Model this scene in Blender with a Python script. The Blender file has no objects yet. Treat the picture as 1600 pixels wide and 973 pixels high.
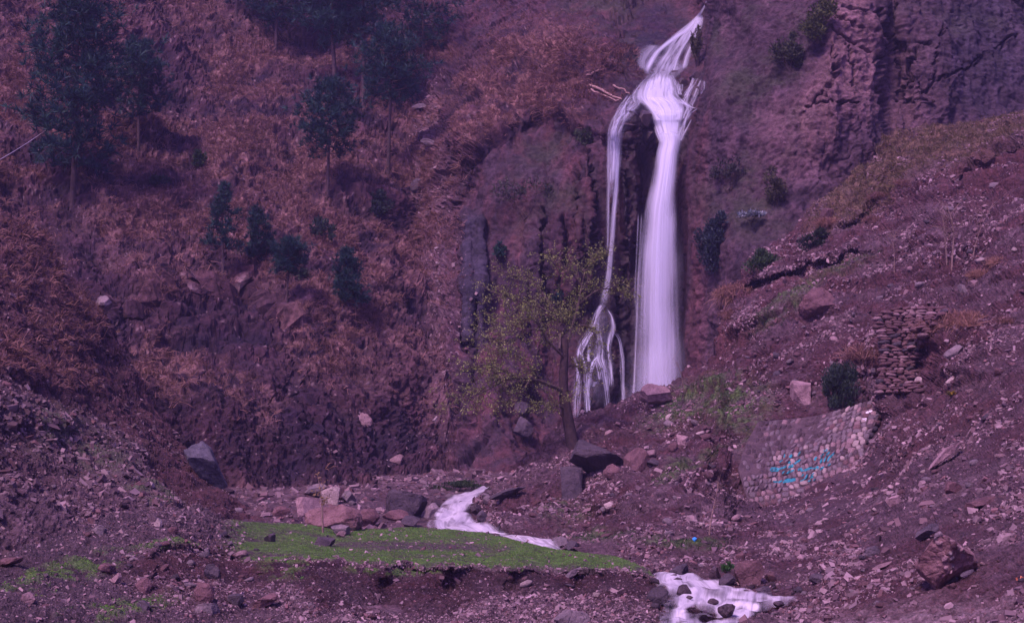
import bpy, bmesh, math, random
import numpy as np
from mathutils import Vector, Matrix
random.seed(11)
rng = np.random.default_rng(11)
S = bpy.context.scene
C = S.collection
R = math.radians

# ------------------------------------------------------------------ camera
F, CX, CY = 2198.0, 800.0, 486.5
PITCH, CAMZ = R(5.86), 2.7
cam_d = bpy.data.cameras.new('camera')
cam = bpy.data.objects.new('camera', cam_d)
C.objects.link(cam)
cam.location = (0, 0, CAMZ)
cam.rotation_euler = (R(90) + PITCH, 0, 0)
cam_d.sensor_width = 36.0
cam_d.lens = 36.0 * F / 1600.0
cam_d.clip_start, cam_d.clip_end = 0.5, 2000
S.camera = cam
S.render.resolution_x, S.render.resolution_y = 1024, 622

# ------------------------------------------------------------------ sky, sun, exposure
HAZE_D = 0.00042
SUN_EL, SUN_AZ = R(52), R(-148)          # azimuth measured clockwise from +Y: behind the camera, to its left
w = bpy.data.worlds.new('World')
S.world = w
w.use_nodes = True
nt = w.node_tree
bg = nt.nodes['Background']
sky = nt.nodes.new('ShaderNodeTexSky')
sky.sky_type = 'NISHITA'
sky.sun_disc = False
sky.sun_elevation, sky.sun_rotation = SUN_EL, SUN_AZ
sky.dust_density = 4.0
tint = nt.nodes.new('ShaderNodeMix')
tint.data_type, tint.blend_type = 'RGBA', 'MULTIPLY'
tint.inputs[0].default_value = 1.0
tint.inputs[7].default_value = (0.88, 0.555, 1.62, 1)    # mauve dusk cloud cover
nt.links.new(sky.outputs[0], tint.inputs[6])
nt.links.new(tint.outputs[2], bg.inputs[0])
bg.inputs[1].default_value = 0.05
sl = bpy.data.lights.new('sun', 'SUN')
sl.energy, sl.angle, sl.color = 1.5, R(12), (1.0, 0.665, 0.75)
sun = bpy.data.objects.new('sun', sl)
C.objects.link(sun)
sd = Vector((math.sin(SUN_AZ) * math.cos(SUN_EL), math.cos(SUN_AZ) * math.cos(SUN_EL), math.sin(SUN_EL)))
sun.rotation_euler = sd.to_track_quat('Z', 'Y').to_euler()
S.view_settings.view_transform = 'Standard'
S.view_settings.look = 'None'
S.view_settings.exposure = 1.38
S.view_settings.gamma = 1.0
S.cycles.use_denoising = True
S.cycles.max_bounces = 6
S.cycles.diffuse_bounces = 3
S.cycles.transparent_max_bounces = 24
S.cycles.volume_bounces = 1
S.cycles.use_adaptive_sampling = True
S.cycles.adaptive_threshold = 0.015

# ------------------------------------------------------------------ helpers
def unproj(px, py, d):
    u = (np.asarray(px, float) - CX) / F
    v = (CY - np.asarray(py, float)) / F
    t = np.asarray(d, float) / (math.cos(PITCH) - v * math.sin(PITCH))
    return np.stack([u * t, t * (math.cos(PITCH) - v * math.sin(PITCH)), CAMZ + t * (math.sin(PITCH) + v * math.cos(PITCH))], -1)

_G = rng.normal(size=(4096, 3)); _G /= np.linalg.norm(_G, axis=1)[:, None]
_U = rng.random((4096, 5))
def _h(i, j, k, s=0):
    return (((i * 73856093) ^ (j * 19349663) ^ (k * 83492791) ^ (s * 2654435)) >> 3) & 4095
def gnoise(p):
    i = np.floor(p).astype(np.int64); f = p - i
    q = f * f * f * (f * (f * 6 - 15) + 10)
    out = 0.0
    for a in (0, 1):
        for b in (0, 1):
            for c in (0, 1):
                g = _G[_h(i[..., 0] + a, i[..., 1] + b, i[..., 2] + c)]
                dd = g[..., 0] * (f[..., 0] - a) + g[..., 1] * (f[..., 1] - b) + g[..., 2] * (f[..., 2] - c)
                out = out + dd * (q[..., 0] if a else 1 - q[..., 0]) * (q[..., 1] if b else 1 - q[..., 1]) * (q[..., 2] if c else 1 - q[..., 2])
    return out * 1.6
def fbm(p, o=4, g=0.5, ridged=False):
    s, a, n = 0.0, 1.0, 0.0
    for k in range(o):
        x = gnoise(p * (2.03 ** k) + 17.3 * k)
        if ridged: x = 1 - 2 * np.abs(x)
        s = s + a * x; n += a; a *= g
    return s / n
def cells(p, tilt=1.0):
    """nearest jittered cell: (random value, tilted-plane offset, F2-F1)"""
    i = np.floor(p).astype(np.int64)
    f1 = np.full(p.shape[:-1], 9.0); f2 = f1.copy(); val = np.zeros_like(f1); pl = np.zeros_like(f1)
    for a in (-1, 0, 1):
        for b in (-1, 0, 1):
            for c in (-1, 0, 1):
                h = _h(i[..., 0] + a, i[..., 1] + b, i[..., 2] + c, 7)
                u = _U[h]
                e = p - (i + np.array([a, b, c]) + u[..., :3])
                d = np.sqrt((e ** 2).sum(-1))
                m = d < f1
                f2 = np.where(m, f1, np.minimum(f2, d)); f1 = np.where(m, d, f1)
                val = np.where(m, u[..., 3], val)
                pl = np.where(m, (e * _G[h]).sum(-1) * tilt, pl)
    return val, pl, f2 - f1
def sstep(x, a, b):
    t = np.clip((x - a) / (b - a), 0, 1); return t * t * (3 - 2 * t)
def mix(a, b, t):
    return np.asarray(a) * (1 - t)[..., None] + np.asarray(b) * t[..., None]
def blob(PX, PY, cx, cy, rx, ry, rot=0.0, soft=0.5):
    c, s = math.cos(R(rot)), math.sin(R(rot))
    x, y = PX - cx, PY - cy
    r = np.sqrt(((x * c + y * s) / rx) ** 2 + ((-x * s + y * c) / ry) ** 2)
    return 1 - sstep(r, 1 - soft, 1 + soft)
def poly(PX, pts):
    a = np.array(pts, float); o = np.argsort(a[:, 0]); return np.interp(PX, a[o, 0], a[o, 1])
def ypoly(PY, pts):
    a = np.array(pts, float); o = np.argsort(a[:, 1]); return np.interp(PY, a[o, 1], a[o, 0])

def tps(ctrl, X, Y, smooth=1e-4):
    c = np.array(ctrl, float); k = len(c); sc = 300.0
    p = c[:, :2] / sc
    def U(r2): return np.where(r2 > 1e-12, 0.5 * r2 * np.log(np.maximum(r2, 1e-12)), 0)
    K = U(((p[:, None] - p[None]) ** 2).sum(-1)) + smooth * np.eye(k)
    Pm = np.c_[np.ones(k), p]
    A = np.zeros((k + 3, k + 3)); A[:k, :k] = K; A[:k, k:] = Pm; A[k:, :k] = Pm.T
    wt = np.linalg.solve(A, np.r_[c[:, 2], 0, 0, 0])
    x, y = X / sc, Y / sc
    out = wt[k] + wt[k + 1] * x + wt[k + 2] * y
    for n in range(k):
        out = out + wt[n] * U((x - p[n, 0]) ** 2 + (y - p[n, 1]) ** 2)
    return out

def tag(o, label=None, cat=None, group=None, kind=None):
    if label: o['label'] = label
    if cat: o['category'] = cat
    if group: o['group'] = group
    if kind: o['kind'] = kind
    return o
def empty(name, loc=(0, 0, 0)):
    o = bpy.data.objects.new(name, None); C.objects.link(o); o.location = loc; o.empty_display_size = 0.2
    return o
def np_mesh(name, V, Fc, col=None, smooth=True, attrs=None, uv=None):
    V = np.ascontiguousarray(V, np.float32).reshape(-1, 3); Fc = np.ascontiguousarray(Fc, np.int32)
    n = Fc.shape[1]
    me = bpy.data.meshes.new(name)
    me.vertices.add(len(V)); me.vertices.foreach_set('co', V.ravel())
    me.loops.add(Fc.size); me.loops.foreach_set('vertex_index', Fc.ravel())
    me.polygons.add(len(Fc)); me.polygons.foreach_set('loop_start', np.arange(0, Fc.size, n, dtype=np.int32))
    me.polygons.foreach_set('use_smooth', np.full(len(Fc), smooth))
    me.update(calc_edges=True)
    if col is not None:
        a = me.color_attributes.new('col', 'FLOAT_COLOR', 'POINT')
        cc = np.ones((len(V), 4), np.float32); cc[:, :3] = np.clip(col, 0, 1)
        a.data.foreach_set('color', cc.ravel())
    for k, v in (attrs or {}).items():
        a = me.attributes.new(k, 'FLOAT', 'POINT'); a.data.foreach_set('value', np.ascontiguousarray(v, np.float32).ravel())
    if uv is not None:
        l = me.uv_layers.new(name='UVMap'); l.data.foreach_set('uv', np.ascontiguousarray(uv, np.float32)[Fc.ravel()].ravel())
    return me
def link(name, me, mat=None, parent=None, loc=None):
    o = bpy.data.objects.new(name, me); C.objects.link(o)
    if mat and not me.materials: me.materials.append(mat)
    if loc is not None: o.location = loc
    if parent: o.parent = parent
    return o

# ------------------------------------------------------------------ materials
def nodes(name):
    m = bpy.data.materials.new(name); m.use_nodes = True
    return m, m.node_tree, m.node_tree.nodes, m.node_tree.links, m.node_tree.nodes['Principled BSDF']
def N(nt, typ, **kw):
    n = nt.nodes.new(typ)
    for k, v in kw.items(): setattr(n, k, v)
    return n
def noise_node(t, co, scale, detail=4, rough=0.6):
    n = N(t, 'ShaderNodeTexNoise'); n.inputs['Scale'].default_value = scale; n.inputs['Detail'].default_value = detail
    n.inputs['Roughness'].default_value = rough
    t.links.new(co, n.inputs['Vector']); return n.outputs['Fac']
def mrange(t, x, a, b, c, d):
    n = N(t, 'ShaderNodeMapRange'); t.links.new(x, n.inputs[0])
    for i, v in zip((1, 2, 3, 4), (a, b, c, d)): n.inputs[i].default_value = v
    return n.outputs[0]
def mathn(t, op, a, b):
    n = N(t, 'ShaderNodeMath', operation=op)
    for i, v in enumerate((a, b)):
        if isinstance(v, (int, float)): n.inputs[i].default_value = v
        else: t.links.new(v, n.inputs[i])
    return n.outputs[0]
def mul_col(t, c, f):
    n = N(t, 'ShaderNodeVectorMath', operation='SCALE'); t.links.new(c, n.inputs[0]); t.links.new(f, n.inputs[3]); return n.outputs[0]
def bump(t, b, h, strength, dist):
    n = N(t, 'ShaderNodeBump'); n.inputs['Strength'].default_value = strength; n.inputs['Distance'].default_value = dist
    t.links.new(h, n.inputs['Height']); t.links.new(n.outputs[0], b.inputs['Normal'])

def terrain_mat(name, fine=7.0, bstr=0.6, wet=False):
    m, t, ns, L, b = nodes(name)
    ca = N(t, 'ShaderNodeVertexColor', layer_name='col')
    geo = N(t, 'ShaderNodeTexCoord').outputs['Object']
    a = noise_node(t, geo, fine, 5, 0.7); v = noise_node(t, geo, fine * 0.2, 4, 0.6)
    f = mathn(t, 'MULTIPLY', mrange(t, a, 0.3, 0.7, 0.35, 1.65), mrange(t, v, 0.3, 0.7, 0.65, 1.35))
    L.new(mul_col(t, ca.outputs[0], f), b.inputs['Base Color'])
    b.inputs['Roughness'].default_value = 0.9
    b.inputs['Specular IOR Level'].default_value = 0.25
    if wet:
        wa = N(t, 'ShaderNodeAttribute', attribute_name='wet')
        L.new(mrange(t, wa.outputs['Fac'], 0, 1, 0.9, 0.28), b.inputs['Roughness'])
    vo = N(t, 'ShaderNodeTexVoronoi', feature='F1'); vo.inputs['Scale'].default_value = fine * 0.7; L.new(geo, vo.inputs['Vector'])
    bump(t, b, mathn(t, 'ADD', mathn(t, 'MULTIPLY', a, 0.7), mathn(t, 'MULTIPLY', vo.outputs['Distance'], -0.4)), bstr, 0.25)
    return m
M = {}
M['scree_soil'] = terrain_mat('scree_soil', 8.0, 0.8)
M['hill_soil'] = terrain_mat('hill_soil', 3.0, 0.8)
M['cliff_rock'] = terrain_mat('cliff_rock', 3.2, 0.9, wet=True)
M['near_soil'] = terrain_mat('near_soil', 12.0, 0.9)

def attr_mat(name, rough=0.85, spec=0.2, trans=0.0):
    m, t, ns, L, b = nodes(name)
    ca = N(t, 'ShaderNodeVertexColor', layer_name='col')
    L.new(ca.outputs[0], b.inputs['Base Color'])
    b.inputs['Roughness'].default_value = rough; b.inputs['Specular IOR Level'].default_value = spec
    if trans:
        tr = N(t, 'ShaderNodeBsdfTranslucent'); L.new(ca.outputs[0], tr.inputs[0])
        mx = N(t, 'ShaderNodeMixShader'); mx.inputs[0].default_value = trans
        L.new(b.outputs[0], mx.inputs[1]); L.new(tr.outputs[0], mx.inputs[2]); L.new(mx.outputs[0], ns['Material Output'].inputs[0])
    return m
M['blade'] = attr_mat('blade', 0.85, 0.15, 0.25)
M['leaf'] = attr_mat('leaf', 0.6, 0.25, 0.3)
M['chips'] = attr_mat('chips', 0.85, 0.25)

def rock_mat(name, c1, c2, scale=2.5, bs=0.7, rough=0.85):
    m, t, ns, L, b = nodes(name)
    co = N(t, 'ShaderNodeTexCoord').outputs['Object']
    oi = N(t, 'ShaderNodeObjectInfo')
    ad = N(t, 'ShaderNodeVectorMath', operation='ADD'); L.new(co, ad.inputs[0])
    sc = N(t, 'ShaderNodeVectorMath', operation='SCALE'); L.new(oi.outputs['Random'], sc.inputs[3]); sc.inputs[0].default_value = (37, 21, 53)
    L.new(sc.outputs[0], ad.inputs[1])
    p = ad.outputs[0]
    a = noise_node(t, p, scale, 6, 0.65); f = noise_node(t, p, scale * 7, 4, 0.7)
    cr = N(t, 'ShaderNodeMix', data_type='RGBA'); L.new(mrange(t, a, 0.35, 0.65, 0, 1), cr.inputs[0])
    cr.inputs[6].default_value = (*c1, 1); cr.inputs[7].default_value = (*c2, 1)
    k = mathn(t, 'MULTIPLY', mrange(t, f, 0.3, 0.7, 0.65, 1.35), mrange(t, oi.outputs['Random'], 0, 1, 0.8, 1.2))
    L.new(mul_col(t, cr.outputs[2], k), b.inputs['Base Color'])
    b.inputs['Roughness'].default_value = rough; b.inputs['Specular IOR Level'].default_value = 0.3
    vo = N(t, 'ShaderNodeTexVoronoi', feature='DISTANCE_TO_EDGE'); vo.inputs['Scale'].default_value = scale * 1.1; L.new(p, vo.inputs['Vector'])
    bump(t, b, mathn(t, 'ADD', mathn(t, 'ADD', a, mathn(t, 'MULTIPLY', f, 0.35)), mrange(t, vo.outputs['Distance'], 0, 0.06, -0.12, 0)), bs, 0.12)
    return m
M['rock_grey'] = rock_mat('rock_grey', (.13, .105, .115), (.22, .17, .175))
M['rock_rust'] = rock_mat('rock_rust', (.10, .052, .054), (.19, .11, .11))
M['rock_slate'] = rock_mat('rock_slate', (.06, .058, .075), (.115, .108, .13))
M['bark_light'] = rock_mat('bark_light', (.085, .06, .055), (.16, .115, .10), 6)
M['rock_dark'] = rock_mat('rock_dark', (.045, .036, .046), (.085, .066, .076))
M['rock_red'] = rock_mat('rock_red', (.085, .043, .048), (.155, .085, .088))
M['rock_pink'] = rock_mat('rock_pink', (.20, .125, .13), (.32, .215, .215))
M['rock_pale'] = rock_mat('rock_pale', (.33, .26, .24), (.45, .35, .32))
M['rock_wet'] = rock_mat('rock_wet', (.03, .02, .025), (.075, .05, .055), rough=0.35)
M['bark'] = rock_mat('bark', (.035, .022, .024), (.075, .047, .046), 6)
M['bark_pine'] = rock_mat('bark_pine', (.05, .033, .037), (.095, .06, .06), 4)
M['twig'] = rock_mat('twig', (.18, .12, .10), (.28, .19, .16), 6)
M['wood_pale'] = rock_mat('wood_pale', (.35, .22, .18), (.5, .34, .29), 5)
M['mortar'] = rock_mat('mortar', (.055, .036, .042), (.105, .07, .074), 3)

def flat_mat(name, c, rough=0.6):
    m, t, ns, L, b = nodes(name)
    co = N(t, 'ShaderNodeTexCoord').outputs['Object']
    a = noise_node(t, co, 9, 4, 0.7)
    rg = N(t, 'ShaderNodeRGB'); rg.outputs[0].default_value = (*c, 1)
    L.new(mul_col(t, rg.outputs[0], mrange(t, a, 0.3, 0.7, 0.75, 1.2)), b.inputs['Base Color'])
    b.inputs['Roughness'].default_value = rough
    return m
M['paint_teal'] = flat_mat('paint_teal', (.012, .23, .27))
M['paint_white'] = flat_mat('paint_white', (.75, .72, .74))
M['cable_grey'] = flat_mat('cable_grey', (.42, .38, .42))
M['plastic_blue'] = flat_mat('plastic_blue', (.03, .30, .75))
M['stick_orange'] = flat_mat('stick_orange', (.55, .2, .1))

def water_mat(name, us, vs, lo, hi, col=(.76, .80, .92), tone=None):  # default col is white water tinted blue for the shade of the recess
    """silk of falling water: white scatter broken into streaks that run down the UV v axis; thin places let the rock through"""
    m, t, ns, L, b = nodes(name)
    uv = N(t, 'ShaderNodeUVMap', uv_map='UVMap').outputs[0]
    mp = N(t, 'ShaderNodeMapping'); mp.inputs['Scale'].default_value = (us, vs, 1); L.new(uv, mp.inputs[0])
    a = noise_node(t, mp.outputs[0], 1.0, 5, 0.6)
    dens = N(t, 'ShaderNodeAttribute', attribute_name='dens').outputs['Fac']
    s = mrange(t, a, 0.33, 0.68, lo, hi)
    al = mathn(t, 'MULTIPLY', s, dens)
    al.node.use_clamp = True
    b.inputs['Base Color'].default_value = (*col, 1); b.inputs['Roughness'].default_value = 0.5
    b.inputs['Specular IOR Level'].default_value = 0.2
    tl = N(t, 'ShaderNodeBsdfTranslucent'); tl.inputs[0].default_value = (*col, 1)
    m1 = N(t, 'ShaderNodeMixShader'); m1.inputs[0].default_value = 0.35
    L.new(b.outputs[0], m1.inputs[1]); L.new(tl.outputs[0], m1.inputs[2])
    if tone:                                  # smooth water greyed between the foam, lilac shading painted into its colour
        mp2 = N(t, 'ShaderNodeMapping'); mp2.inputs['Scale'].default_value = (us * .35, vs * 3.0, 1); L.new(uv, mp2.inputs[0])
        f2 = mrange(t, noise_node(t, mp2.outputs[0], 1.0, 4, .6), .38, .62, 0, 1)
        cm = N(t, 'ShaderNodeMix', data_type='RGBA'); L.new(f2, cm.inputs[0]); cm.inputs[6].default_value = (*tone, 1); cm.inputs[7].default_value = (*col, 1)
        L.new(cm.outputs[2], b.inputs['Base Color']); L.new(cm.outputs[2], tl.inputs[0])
    tp = N(t, 'ShaderNodeBsdfTransparent')
    m2 = N(t, 'ShaderNodeMixShader'); L.new(al, m2.inputs[0]); L.new(tp.outputs[0], m2.inputs[1]); L.new(m1.outputs[0], m2.inputs[2])
    L.new(m2.outputs[0], ns['Material Output'].inputs[0])
    return m
M['fall'] = water_mat('fall_water', 11, 0.16, 0.42, 1.1)
M['torn'] = water_mat('torn_water', 8, 1.5, -0.35, 1.45)
M['tier'] = water_mat('tier_water', 10, 0.9, 0.2, 1.35)
M['strand'] = water_mat('strand_water', 3, 0.3, 0.35, 1.1)
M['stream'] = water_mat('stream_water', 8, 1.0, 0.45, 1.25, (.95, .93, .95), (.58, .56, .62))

# ------------------------------------------------------------------ ground sheets
SOIL_D, SOIL_R = (.050, .024, .030), (.105, .043, .044)
GRAVEL, GRAVEL_L = (.165, .108, .112), (.25, .175, .175)
TAN, TAN_L = (.17, .090, .080), (.27, .152, .124)
MOSS, MOSS_B = (.055, .095, .030), (.115, .255, .042)
CLIFF, CLIFF_R, CLIFF_L = (.055, .034, .044), (.10, .042, .046), (.23, .135, .135)

class Sheet:
    """a real 3-D slope: traced outline, depth from control points, then noise along its normal"""
    def __init__(s, x0, x1, top, bot, ctrl, step, vstep=None):
        nx = int((x1 - x0) / step) + 1
        xs = np.linspace(x0, x1, nx)
        t, b = poly(xs, top), poly(xs, bot)
        ny = int((b - t).max() / (vstep or step)) + 1
        v = np.linspace(0, 1, ny)[:, None]
        s.PX = np.repeat(xs[None], ny, 0); s.PY = t + v * (b - t); s.ny, s.nx = ny, nx
        s.D = tps(ctrl, s.PX, s.PY)
    def base(s):
        s.P = unproj(s.PX, s.PY, s.D)
        s.normals()
    def normals(s):
        du = np.gradient(s.P, axis=1); dv = np.gradient(s.P, axis=0)
        n = np.cross(du, -dv); n /= np.maximum(np.linalg.norm(n, axis=-1), 1e-9)[..., None]
        s.N = n * np.sign((n * (np.array([0, 0, CAMZ]) - s.P)).sum(-1))[..., None]
    def push(s, h):
        s.P = s.P + s.N * h[..., None]
    def skirt(s, rows=7, out=2.2, drop=.35):
        add = []
        p = s.P[0]; d = p * [1, 1, 0]; d /= np.linalg.norm(d, axis=-1)[:, None]
        for k in range(rows, 0, -1):
            q = p + d * (out * k); q[:, 2] -= drop * k * k * .6 + .5 * k; add.append(q)
        s.Pf = np.concatenate([np.array(add), s.P], 0)
        s.sk = rows
    def mesh(s, name, mat, col, attrs=None, mask=None, skirt=True):
        if skirt: s.skirt()
        else: s.Pf, s.sk = s.P, 0
        ny, nx = s.Pf.shape[:2]
        pad = lambda a: np.concatenate([np.repeat(a[:1], s.sk, 0), a], 0) if s.sk else a
        cf = pad(col)
        idx = np.arange(ny * nx).reshape(ny, nx)
        q = np.stack([idx[:-1, :-1], idx[1:, :-1], idx[1:, 1:], idx[:-1, 1:]], -1)
        def build(nm, m):
            sel = q[m] if m is not None else q.reshape(-1, 4)
            used = np.zeros(ny * nx, bool); used[sel.ravel()] = True
            remap = np.cumsum(used) - 1
            at = {k: pad(v).ravel()[used] for k, v in (attrs or {}).items()}
            me = np_mesh(nm, s.Pf.reshape(-1, 3)[used], remap[sel], cf.reshape(-1, 3)[used], nm == 'cliff', at)
            return me
        if mask is None:
            o = link(name, build(name, None), mat); tag(o, kind='structure'); return o
        outs = []
        for nm, mt, mk in mask:
            o = link(nm, build(nm, pad(mk)[:-1, :-1]), mt); tag(o, kind='structure'); outs.append(o)
        return outs
    def at(s, px, py):
        """world point by nearest grid vertex"""
        px, py = np.atleast_1d(px).astype(float), np.atleast_1d(py).astype(float)
        xs = s.PX[0]; i = np.clip(np.round((px - xs[0]) / (xs[1] - xs[0])).astype(int), 0, s.nx - 1)
        t, b = s.PY[0, i], s.PY[-1, i]
        j = np.clip(np.round((py - t) / (b - t) * (s.ny - 1)).astype(int), 0, s.ny - 1)
        return s.P[j, i], s.N[j, i]
    def scatter(s, n, weight):
        a = np.linalg.norm(np.cross(np.gradient(s.P, axis=1), np.gradient(s.P, axis=0)), axis=-1)
        wgt = (a * weight).ravel(); wgt = np.maximum(wgt, 0)
        k = rng.choice(wgt.size, n, p=wgt / wgt.sum())
        j, i = k // s.nx, k % s.nx
        fj, fi = rng.random(n), rng.random(n)
        j2, i2 = np.minimum(j + 1, s.ny - 1), np.minimum(i + 1, s.nx - 1)
        p = s.P[j, i] * ((1 - fj) * (1 - fi))[:, None] + s.P[j2, i] * (fj * (1 - fi))[:, None] + s.P[j, i2] * ((1 - fj) * fi)[:, None] + s.P[j2, i2] * (fj * fi)[:, None]
        return p, s.N[j, i], (j, i)

# ---- far hillside, gully and cliff
ctrlA = [(2150,-60,112),(2150,0,110),(2150,200,104),(-560,-70,100),(-560,300,72),(-560,800,52),(-200,-70,112),(0,-60,115),(300,-60,135),(600,-60,142),(0,0,110),(300,0,128),(600,0,134),(-200,200,90),(0,200,95),(150,200,100),(300,200,108),
 (600,200,117),(-200,320,82),(0,320,88),(150,320,92),(350,320,97),(600,320,105),(200,430,85),(350,430,90),(450,430,92),(600,430,98),(-100,480,78),(100,480,80),(350,500,85),(550,500,91),
 (-100,700,66),(200,600,75),(400,600,79),(600,600,86),(200,700,71),(400,700,75),(600,700,82),(200,800,68),(400,800,71),(600,800,75),(-200,850,62),
 (660,200,118),(660,350,108),(670,480,98),(690,600,91),(700,720,85),(720,780,79),(740,830,76),
 (900,20,120),(820,100,113),(740,200,106),(720,270,104),(735,340,101),(740,450,96),(745,560,92),(765,650,88),(790,720,84),(850,760,82),
 (800,350,98),(800,500,96),(850,600,94),(870,660,92),(840,195,105),(900,240,99),(945,205,98.5),(960,400,97),(930,560,95.5),(940,650,93.5),
 (985,250,98.5),(980,450,97),(1040,250,99.5),(1030,400,98.5),(1025,600,97),(1040,205,100.5),(1030,160,102),(1040,116,103.5),(1000,100,105),(1060,90,107),(1040,60,108.5),(1095,20,111),(1100,-60,115),
 (950,100,105),(920,50,111),(1000,30,113),(870,-20,122),(950,-70,124),(750,-60,138),(760,60,122),
 (1130,0,104),(1125,130,99),(1110,200,98),(1100,300,97),(1095,450,95.5),(1090,600,93.5),(1200,0,101),(1200,150,96),(1200,300,92.5),(1180,420,88),(1340,0,97),(1340,150,94),(1330,260,92),
 (1420,100,97),(1420,200,95),(1500,50,99),(1500,150,97),(1600,0,103),(1600,150,99),(1800,0,106),(1800,200,102),(1300,420,88),(1500,300,94),(1300,-60,100),(1600,-60,106)]
A = Sheet(-520, 2100, [(-520,-70),(2100,-70)], [(-520,850),(-200,850),(720,850),(850,780),(1000,700),(1130,640),(1250,450),(1400,340),(1500,300),(1800,290),(2100,260)], ctrlA, 2.1, 2.3)
X, Y = A.PX, A.PY
wob = gnoise(np.stack([X / 45., Y / 45., X * 0], -1)) * 22 + gnoise(np.stack([X / 16., Y / 16., X * 0 + 5], -1)) * 9
edge = ypoly(Y, [(1118,-70),(1112,0),(1101,130),(1087,190),(1067,260),(1064,600),(1064,900)])
rightc = sstep(X, edge - 2, edge + 9)
A.D -= rightc * (1 - sstep(X, edge + 60, edge + 260)) * ypoly(Y, [(4.0,-70),(3.4,200),(2.0,300),(1.4,700)])
rim = poly(X, [(720,300),(735,262),(762,225),(800,200),(860,182),(905,196),(948,204),(985,215),(1030,222),(1060,230)])
rim = rim + wob * .5 * (X < 940)
inface = sstep(X, 728, 742) * (1 - sstep(X, 1050, 1066)) * sstep(Y, rim - 2, rim + 22)
A.D += inface * .8 * (1 - sstep(Y, 520, 660))
col_m = sstep(X, 726, 731) * (1 - sstep(X, 752, 758 + (Y - 335) * .04)) * sstep(Y, 325, 345) * (1 - sstep(Y, 520, 560))
A.D -= col_m * 1.5
for bx, by, rx, ry, d in [(880,400,26,90,1.8),(915,370,14,110,1.2),(985,300,14,110,1.3),(835,470,20,120,1.0),(905,600,36,60,1.2),(945,560,28,70,1.0),(790,600,36,110,1.2),
                          (1000,185,22,16,1.2),(1335,110,46,140,.9),(1290,170,28,80,.6),(1395,90,14,110,-1.6),(1415,130,10,60,-1.0),(1190,80,60,120,-1.0),(1460,120,40,90,.8)]:
    A.D -= d * blob(X, Y, bx, by, rx, ry, 0, .3)
scarp = poly(X, [(100,520),(170,480),(250,452),(345,436),(400,458),(450,500),(520,540),(600,600)]) + wob * 1.2
A.D += 1.6 * sstep(X, 130, 200) * (1 - sstep(X, 480, 580)) * sstep(Y, scarp, scarp + 22) * (1 - sstep(Y, scarp + 60, scarp + 200))
A.base()
hillm = (1 - sstep(X, 690, 745)) * 1.0
spur = blob(X, Y, 820, 150, 130, 95, -42, .3) * (1 - sstep(Y, rim - 6, rim + 6))
grassy = np.clip(np.maximum(hillm, spur), 0, 1)
cl = 1 - grassy
P = A.P
n_big = fbm(P * .11, 4); n_mid = fbm(P * .45 + 9, 4); n_fin = fbm(P * 1.7, 3)
Pv = P * [1, 1, .2]
cv, cp, cf = cells(Pv * .42 + fbm(P * .5, 2)[..., None] * .35)
cv2, cp2, cf2 = cells(Pv * 1.25 + 31)
rid = fbm(P * [.55, .55, .12] + 3, 4, ridged=True)
smooth_face = np.clip(blob(X, Y, 1170, 200, 90, 330, 0, .4) + blob(X, Y, 785, 400, 40, 170, 0, .4) + .85 * blob(X, Y, 1500, 120, 120, 130, 0, .3) + blob(X, Y, 1345, 85, 44, 100, -6, .3), 0, 1)
calm = (1 - .4 * inface) * (1 - .8 * smooth_face) * (.75 - .5 * rightc) * (1 - .9 * blob(X, Y, 742, 430, 22, 130, 0, .3))
jit = gnoise(np.stack([X / 7., Y / 7., X * 0 + 1], -1)) * 5
def crack(pts, wd):
    dmin = np.full(X.shape, 1e9); jx, jy = X + wob * .3 + jit, Y + wob * .2 + jit
    for (xa, ya), (xb, yb) in zip(pts[:-1], pts[1:]):
        t_ = np.clip(((jx - xa) * (xb - xa) + (jy - ya) * (yb - ya)) / ((xb - xa) ** 2 + (yb - ya) ** 2), 0, 1)
        dmin = np.minimum(dmin, np.hypot(jx - xa - t_ * (xb - xa), jy - ya - t_ * (yb - ya)))
    return (1 - sstep(dmin, wd * .12, wd * .62)) * sstep(gnoise(np.stack([X / 19., Y / 19., X * 0 + 9], -1)), -.45, .1)
cracks = 0
for pts, wd in [([(1425,66),(1430,90),(1422,115),(1410,135),(1398,152)],7), ([(1374,20),(1386,60),(1378,100),(1381,150),(1386,182)],8), ([(1412,158),(1500,110),(1590,55)],5), ([(1306,24),(1346,44),(1374,52)],3.5), ([(1300,46),(1336,64),(1368,80)],3.5), ([(1316,8),(1375,24)],3.5),
                ([(1328,70),(1334,110),(1338,150)],4), ([(1300,70),(1306,100),(1290,150)],4), ([(1270,158),(1300,160),(1340,158)],4), ([(1255,175),(1300,130),(1310,100)],4), ([(1400,18),(1396,60),(1402,100)],5), ([(1425,62),(1450,66)],4), ([(1475,45),(1460,90),(1465,130)],3.5),
                ([(878,330),(884,400),(876,470)],7), ([(925,240),(930,330),(922,430)],7), ([(978,270),(984,330),(976,420),(970,520)],7), ([(850,330),(846,420),(852,520)],6), ([(905,260),(898,330)],5), ([(742,470),(738,520),(732,560)],7)]:
    cracks = np.maximum(cracks, crack(pts, wd))
rugged = 1.0
veins = sstep(np.abs(fbm(P * .33 + 21, 3)), 0, .03)
near_fall = np.clip(blob(X, Y, 1045, 100, 66, 120, 10, .4) + blob(X, Y, 1035, 420, 48, 260, 0, .35) + .7 * blob(X, Y, 955, 300, 24, 190, 0, .4), 0, 1)
n_x = fbm(P * 3.6, 2)
ribs = fbm(np.stack([P[..., 0] * .16 + P[..., 2] * .09, P[..., 2] * .03, P[..., 1] * .03], -1), 3, ridged=True)
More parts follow.
